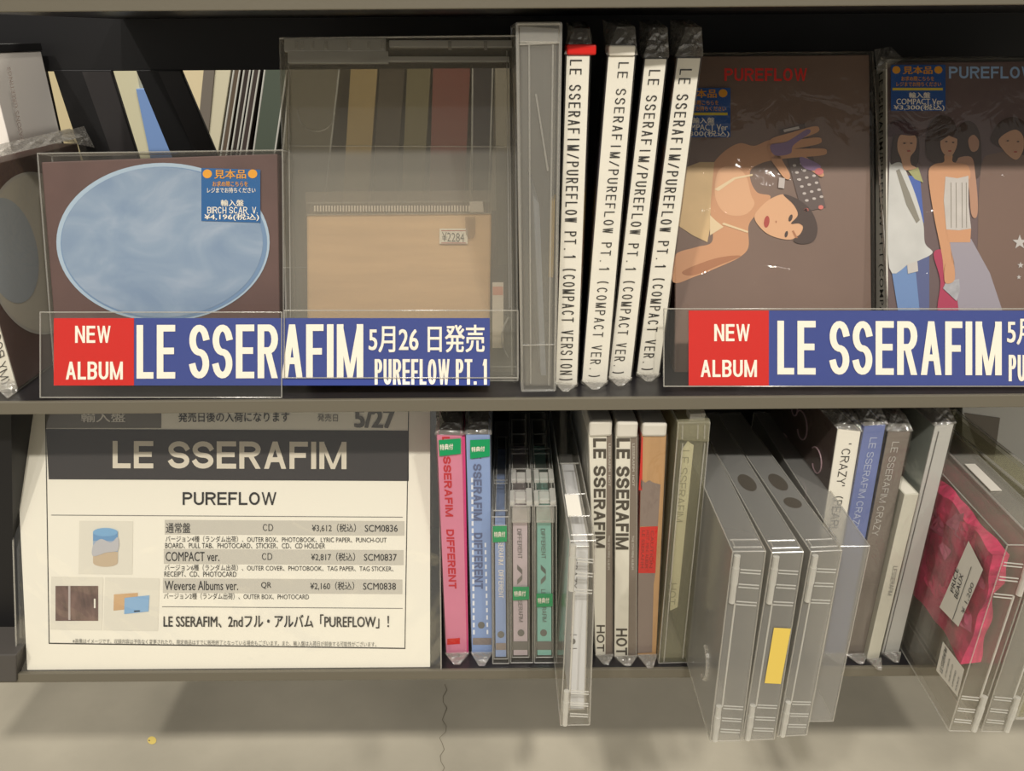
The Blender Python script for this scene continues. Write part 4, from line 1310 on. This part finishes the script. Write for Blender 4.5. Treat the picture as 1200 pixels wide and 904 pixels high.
# ---- yellowed clear case with faint lettering
t, sh, pl, q, d = case_px('security_case', 'yellowed clear case with faint lettering on a pale strip, right of the tan spine'.replace('right of', 'next to'), ((795, 497), (832, 494), (807, 776), (772, 779)), ZL, .15, -2, CASE_Y, hinge=None)
mb = MB(); FS = pm('faint_white_strip', (236, 230, 208), .5)
poly(mb, pl, [(785, 716), (794, 712), (813, 522), (806, 517), (799, 527), (789, 640)], FS, -.003)
st = mb.build('pale_strip', t)
mb = MB(); FI = pm('faint_grey_ink', (168, 164, 148), .5)
text(mb, pl, 'LE SSERAFIM', vdown(798, 808, 528, 791, 800, 612), FI, .01, off=-.0026); text(mb, pl, 'HOT', vdown(784, 793, 684, 782.5, 791, 709), FI, .01, off=-.0026)
mb.build('lettering', st)
mb = MB()
mb.hexa([q[3] + V((.008, .002, 0)), q[2] + V((-.003, .002, 0)), q[2] + V((-.003, .002, .006)), q[3] + V((.008, .002, .006))], V((0, .012, 0)), RIM)
mb.hexa(pl.quad(((794, 494), (832, 492), (831, 518), (794, 516)), .0006), -pl.n * .003, CASE_Y)
for x in (800, 818, 826): mb.bar(pl.at(x, 498, .0008), pl.at(x - .6, 515, .0008), .0005, RIM)
mb.build('hinge', t, bevel=.0006)
mb = MB(); mb.bar(pl.at(800, 520, .0006), pl.at(778, 776, .0006), .0005, RIM); mb.bar(pl.at(826, 520, .0006), pl.at(800, 772, .0006), .0005, RIM); mb.build('moulded_rib', sh)

# ---- three hinged cases jutting out, plus a smooth one
trio = (('clear hinged case beside the yellowed one, first of the three jutting together', ((859, 645), (897, 648), (868, 869), (832, 869)), -.4),
        ('clear hinged case with a yellow label on its edge', ((905, 646), (941, 649), (907, 867), (870, 868)), -1.7),
        ('clear hinged case without a label beside the yellow-labelled one', ((951, 644), (986, 648), (945, 862), (911, 864)), -3.2))
for i, (lab, sq, yaw) in enumerate(trio):
    t, sh, pl, q, d = case_px('security_case', lab, sq, ZL, .2, yaw, CASE_T, inner=False)
    top_ribs(sh, q, d, (.12,), (.02, .06))
    # oval thumb recesses moulded into the top
    mb = MB()
    for f, r in ((.42, .006), (.28, .004)):
        c = (q[3] + q[2]) / 2 + d * f + V((0, 0, .0005))
        ux, uy = (q[2] - q[3]).normalized(), d.normalized()
        if i == 0 or (i == 1 and f < .4): continue
        mb.face([c + ux * .006 * math.cos(a) + uy * (.012 if f > .4 else .007) * math.sin(a) for a in [2 * math.pi * j / 28 for j in range(28)]], clear('dark_recess', (.72, .69, .66), .22, .2, .3, .2, (110, 100, 88)))
    if mb.f: mb.build('thumb_recess', sh)
    if i == 0:
        # C-shaped notch on the side wall
        a = q[0] + V((-.0006, 0, 0))
        up, bk = (q[3] - q[0]), d
        mb = MB()
        pts = []
        for j in range(13):
            an = -math.pi * .5 + math.pi * j / 12
            pts.append(a + up * (.27 + .085 * math.sin(an)) + bk * (.16 - .055 * math.cos(an)))
        for p0, p1 in zip(pts, pts[1:]): mb.bar(p0, p1, .0016, RIM)
        mb.build('notch', sh)
    if i == 1:
        mb = MB(); poly(mb, pl, [(896, 801), (915, 802), (927, 737), (907, 736)], pm('yellow_label', (226, 196, 92), .5), .0008); mb.build('yellow_label', t)
q4 = ((985, 640), (1019, 641), (976, 846), (943, 846))
t, sh, pl, q, d = case_px('security_case', 'smooth clear case without hinges beside the three hinged ones', q4, ZL, .2, 0, CASE_T, hinge=None, inner=False)

# ---- CRAZY albums
SWIRL = pm('brown_swirl_print', (88, 68, 62), .4)
def slanted(label, sq, spine_m, left_m, txt=None, ink=None, tq=None, yaw=-2, topm_=BLACKPL, bold=.006):
    t, pl, sp, q, d = book('album', label, 'album', sq, ZL, .14, yaw, spine_m, left_m, spine_m, topm_, top_h=.010, tip=.010)
    if txt:
        mb = MB(); text(mb, pl, txt, vdown(*tq), ink, bold); mb.build('lettering', sp)
    return t, pl, sp, q, d


t, pl, sp, q, d = slanted('white album spine with small black lettering behind the smooth clear case', ((982, 503), (1009, 506), (966, 767), (942, 767)), WHITE, SWIRL, "' CRAZY'   (PEARL BLUE)", INKS, (988, 998, 520, 965, 975, 660), bold=.004)
mb = MB()
lft = (q[3] - q[0])
PS = pm('pale_pink_swirl', (186, 156, 160), .4)
for cu, cv, rr in ((.18, .80, .012), (.42, .86, .014), (.62, .70, .012), (.3, .62, .010), (.55, .9, .009)):
    c = q[0] + lft * cv + d * cu - V((.0006, 0, 0))
    prev = None
    for j in range(15):
        a = .6 + j * .36
        p = c + d.normalized() * rr * math.cos(a) * (1 - j * .03) + lft.normalized() * rr * math.sin(a) * (1 - j * .03)
        if prev: mb.bar(prev, p, .0006, PS, 4)
        prev = p
mb.build('swirl_print', sp)
slanted('shiny blue album spine with silver lettering', ((1013, 500), (1038, 498), (990, 767), (966, 768)), pm('silvery_blue_card', (104, 118, 172), .3, var=.15, vscale=20), pm('royal_blue_card', (28, 62, 168), .35), 'LE SSERAFIM CRAZY', pm('silver_ink', (190, 198, 220), .35), (1020, 1028, 513, 997, 1005, 622))
slanted('grey brown album spine with silver lettering', ((1041, 506), (1067, 506), (1014, 768), (990, 768)), pm('grey_brown_card', (122, 112, 104), .3, var=.12, vscale=20), pm('dark_grey_card', (60, 58, 56), .35), 'LE SSERAFIM CRAZY', pm('silver_ink2', (192, 188, 182), .35), (1046, 1054, 518, 1021, 1029, 628))
SILV = pm('silver_card', (190, 188, 182), .3, var=.06, vscale=20)
t, pl, sp, q, d = slanted('thick silver album spine standing before the pink filled case', ((1096, 500), (1118, 497), (1053, 766), (1033, 767)), SILV, pm('grey_green_card', (160, 166, 158), .35))
mb = MB(); mb.bar(pl.at(1100, 506, .0003), pl.at(1036, 765, .0003), .0004, GREYINK, 4); mb.build('groove', sp)
t, pl, sp, q, d = book('album', 'slim silver booklet spine, shorter than the thick silver one beside it', 'album', ((1060, 580), (1077, 579), (1030, 772), (1015, 775)), ZL, .05, -2, pm('silver_cream_card', (208, 204, 188), .3), None, None, WHITE, top_h=0, tip=.012)
mb = MB(); text(mb, pl, 'LESSERAFIM', vdown(1047, 1052, 664, 1040, 1045, 698), GREYINK, .004); mb.build('lettering', sp)

# ---- pink filled case and its neighbours at the far right
t, sh, pl, q, d = case_px('security_case', 'clear case filled with pink, a handwritten price tag on its side', ((1181, 638), (1217, 640), (1144, 858), (1112, 857)), ZL, .19, 2.0, CASE, hinge='R')
qi, di = shrink(q, d, .003)
pk = thing('pink_gift_album', 'crumpled hot pink gift package inside the clear case', 'package', (qi[0] + qi[1]) / 2)
bm = bmesh.new()
PKM = pm('crumpled_pink', (222, 56, 108), .45, var=.35, vscale=70, bump=1.0, bscale=90)
nx, ny, nz = 7, 26, 26
mb = MB()
def pkp(u, v, w):
    a = lerpq(qi, u, w) + di * v
    nn = V((noise.noise(V((u * 2, v * 7, w * 7))), noise.noise(V((u * 2 + 9, v * 7, w * 7))), noise.noise(V((u * 2, v * 7 + 5, w * 7)))))
    return a + V((nn.x * .004, nn.y * .006, nn.z * .006))
lo, hi, f0, f1 = .30, .90, .06, .9
for uu, flip in ((.12, 1), (.88, 0)):
    g = [[pkp(uu, f0 + (f1 - f0) * j / ny, lo + (hi - lo) * k / nz) for k in range(nz + 1)] for j in range(ny + 1)]
    for j in range(ny):
        for k in range(nz):
            f = [g[j][k], g[j + 1][k], g[j + 1][k + 1], g[j][k + 1]]
            mb.face(f if not flip else f[::-1], PKM)
for vv, flip in ((f0, 0), (f1, 1)):
    for k in range(nz):
        a, b = lo + (hi - lo) * k / nz, lo + (hi - lo) * (k + 1) / nz
        f = [pkp(.12, vv, a), pkp(.88, vv, a), pkp(.88, vv, b), pkp(.12, vv, b)]
        mb.face(f if not flip else f[::-1], PKM)
for ww, flip in ((lo, 1), (hi, 0)):
    for j in range(ny):
        a, b = f0 + (f1 - f0) * j / ny, f0 + (f1 - f0) * (j + 1) / ny
        f = [pkp(.12, a, ww), pkp(.88, a, ww), pkp(.88, b, ww), pkp(.12, b, ww)]
        mb.face(f if not flip else f[::-1], PKM)
mb.build('paper_filling', pk)
mb = MB()
LP = pm('light_pink_paper', (232, 110, 150), .5)
rp = random.Random(5)
for kk in range(34):
    cu, cv, r = rp.uniform(.1, .8), rp.uniform(.38, .88), rp.uniform(.006, .013)
    c = lerpq(qi, .03, cv) + di * cu
    a = rp.uniform(0, 6.28)
    e1, e2 = V((0, math.cos(a), math.sin(a))) * r, V((0, -math.sin(a), math.cos(a))) * r * .7
    mb.sheet(c - e1 - e2, c + e1 - e2 * .4 + V((-.0008, 0, 0)), c + e1 * .8 + e2, c - e1 * .6 + e2 * 1.2 + V((.003, 0, 0)), 4, 4, .001, LP if kk % 2 == 0 else PKM)
mb.build('bow_petal', pk)
# tags on the side wall
side = Plane(q[0], n=(q[3] - q[0]).cross(d).normalized())
if side.n.x > 0: side.n = -side.n
mb = MB(); poly(mb, side, [(1101, 712), (1123, 735), (1152, 668), (1135, 634)], WHITE, .0004); tg = mb.build('price_tag', t)
mb = MB()
text(mb, side, 'PRICE', ((1117.5, 696), (1123.5, 668), (1119.5, 664.5), (1113.5, 692.5)), INK, 0., off=.0007)
text(mb, side, 'BEAUX', ((1122, 703), (1129, 675), (1125, 671), (1118, 699)), INK, 0., off=.0007)
text(mb, side, '¥ 1,200', ((1130, 721), (1142, 686), (1138, 682), (1126, 717)), GREYINK, 0., off=.0007)
poly(mb, side, [(1116, 726), (1138, 664), (1138.6, 665), (1116.6, 727)], GREYINK, .0007)
mb.build('lettering', tg)
mb = MB(); poly(mb, side, [(1097, 786), (1122, 817), (1130, 785), (1105, 752)], WHITE, .0004); tg = mb.build('barcode_label', t)
mb = MB()
text(mb, side, 'LE SSERAFIM', ((1104, 790), (1110, 762), (1107, 758), (1101, 786)), INK, .01, off=.0007)
for k in range(4):
    a = (1107 + k * 4.0, 793 + k * 5.2)
    text(mb, side, ('1ST PHOTOBOOK', 'ALBUM CD', 'LIMITED', 'SOURCE')[k], ((a[0] + 1.5, a[1] + 2), (a[0] + 6.5 - k * .3, a[1] - 20 + k * 2), (a[0] + 5 - k * .3, a[1] - 22 + k * 2), a), GREYINK, 0., off=.0007)
mb.build('lettering', tg)

t, sh, pl2, q2, d2 = case_px('security_case', 'clear hinged case pressed against the far side of the pink filled case', ((1221, 640), (1258, 643), (1182, 859), (1150, 857)), ZL, .19, 2.0, CASE_D, hinge='R')
mb = MB(); mb.hexa([q2[3] + d2 * .35 + V((.002, 0, .0012)), q2[3] + d2 * .35 + V((.010, 0, .0012)), q2[3] + d2 * .55 + V((.010, 0, .0012)), q2[3] + d2 * .55 + V((.002, 0, .0012))], V((0, 0, -.0006)), BARGREY)
mb.build('paper_label', t)
t, sh, pl3, q3, d3 = case_px('security_case', 'clear case with an amber edge at the far end, behind the others', ((1268, 628), (1306, 630), (1222, 842), (1190, 842)), ZL, .19, -2, CASE_Y, hinge=None, rim=.0012)
# pale album at the back
pbk = Plane((0, .14, 0), 8)
q = pbk.quad(((1128, 470), (1270, 470), (1270, 640), (1128, 640)))
q[0].z = q[1].z = .0006
t = thing('album', 'big pale grey album leaning face-out at the back corner', 'album', (q[0] + q[1]) / 2)
cv = MB().hexa(q, V((0, .012, 0)), pm('pale_grey_cover', (250, 250, 246), .45)).build('cover', t, bevel=.0006)
mb = MB(); poly(mb, pbk, [(1150, 540), (1165, 540), (1172, 490), (1130, 484)], pm('grey_taupe_shade', (150, 142, 132), .5)); mb.build('cover_print_or_shade', cv)  # wedge of shadow painted onto the plain cover

# ================================================================== the row on the far side of the rack
ob = Plane((0, .33, 0))
def far_item(name, label, cat, x0, x1, xb0, xb1, ytop, col, depth=.11, edge=False, group='albums across the rack', rough=.4, yback=.33):
    o_ = Plane((0, yback, 0))
    q = o_.quad(((x0, ytop), (x1, ytop), (xb1, 330), (xb0, 330)))
    dz = ZU + .0006
    for i, j in ((0, 3), (1, 2)):
        v = (q[i] - q[j])
        q[i] = q[j] + v * ((dz - q[j].z) / v.z)
    t = thing(name, label, cat, (q[0] + q[1]) / 2, group)
    m = pm('far_%d_%d_%d' % col, col, rough)
    b = MB().hexa(q, V((0, depth, 0)), m).build('body', t, bevel=.0006)
    if edge:
        MB().edges(q, V((0, depth, 0)), .0009, pm('silver_edge', (206, 204, 194), .3)).build('rim', b)
    return t


# ytop given where the item's top edge would show; items hidden above the gap just pass behind the back panel
fl = [
    ('cream cased album seen through the narrow gap at the end', 52, 76, 110, 134, 66, (206, 190, 150), 0),
    ('dark thin album leaning in the narrow gap at the end', 40, 50, 92, 108, 78, (44, 40, 40), 0),
    ('pale cream album at the top of the middle gap', 112, 157, 172, 204, 66, (206, 200, 168), 0),
    ('pale blue album across the middle gap', 159, 186, 206, 232, 104, (120, 150, 200), 0),
    ('white paged album low in the middle gap', 188, 204, 234, 252, 140, (204, 202, 192), 0),
    ('cream album with scribbles beside the slanted bar', 204, 238, 226, 258, 64, (222, 206, 168), 0),
    ('grey album beside the cream one across the rack', 240, 253, 214, 228, 66, (120, 112, 102), 0),
    ('ivory slanted spine across the rack', 254, 273, 214, 232, 66, (212, 204, 176), 0),
    ('brown thin case with a silver edge, nearest the ivory spine', 276, 283, 236, 242, 70, (98, 84, 70), 1),
    ('dark thin case with a silver edge, second from the ivory spine', 288, 295, 248, 254, 70, (60, 52, 48), 1),
    ('dark thin case with a silver edge, third from the ivory spine', 299, 306, 258, 265, 70, (70, 60, 56), 1),
    ('dark green case across the rack beside the large clear case', 312, 338, 276, 300, 70, (84, 92, 80), 1),
    ('grey green case seen through the large clear case', 342, 400, 318, 370, 60, (128, 122, 104), 1),
    ('gold banded album seen through the large clear case', 412, 444, 396, 424, 60, (190, 164, 112), 0),
    ('dark album beside the gold banded one', 446, 476, 430, 456, 60, (86, 76, 62), 0),
    ('olive yellow album seen through the large clear case', 478, 506, 466, 490, 60, (136, 126, 92), 0),
    ('red album seen through the large clear case', 508, 552, 500, 540, 60, (146, 84, 76), 0),
    ('black framed album seen through the large clear case', 554, 578, 552, 570, 60, (70, 66, 70), 1),
    ('pale album at the far edge of the large clear case', 580, 606, 582, 604, 60, (176, 168, 150), 0),
]
for k, (lab, a, b, c, e_, yt, col, ed) in enumerate(fl):
    far_item('album', lab, 'album', a, b, c, e_, yt, col, edge=bool(ed), yback=.33 + .002 * (k % 3))

bpy.data.objects.remove(_to)
bpy.data.curves.remove(_tc)
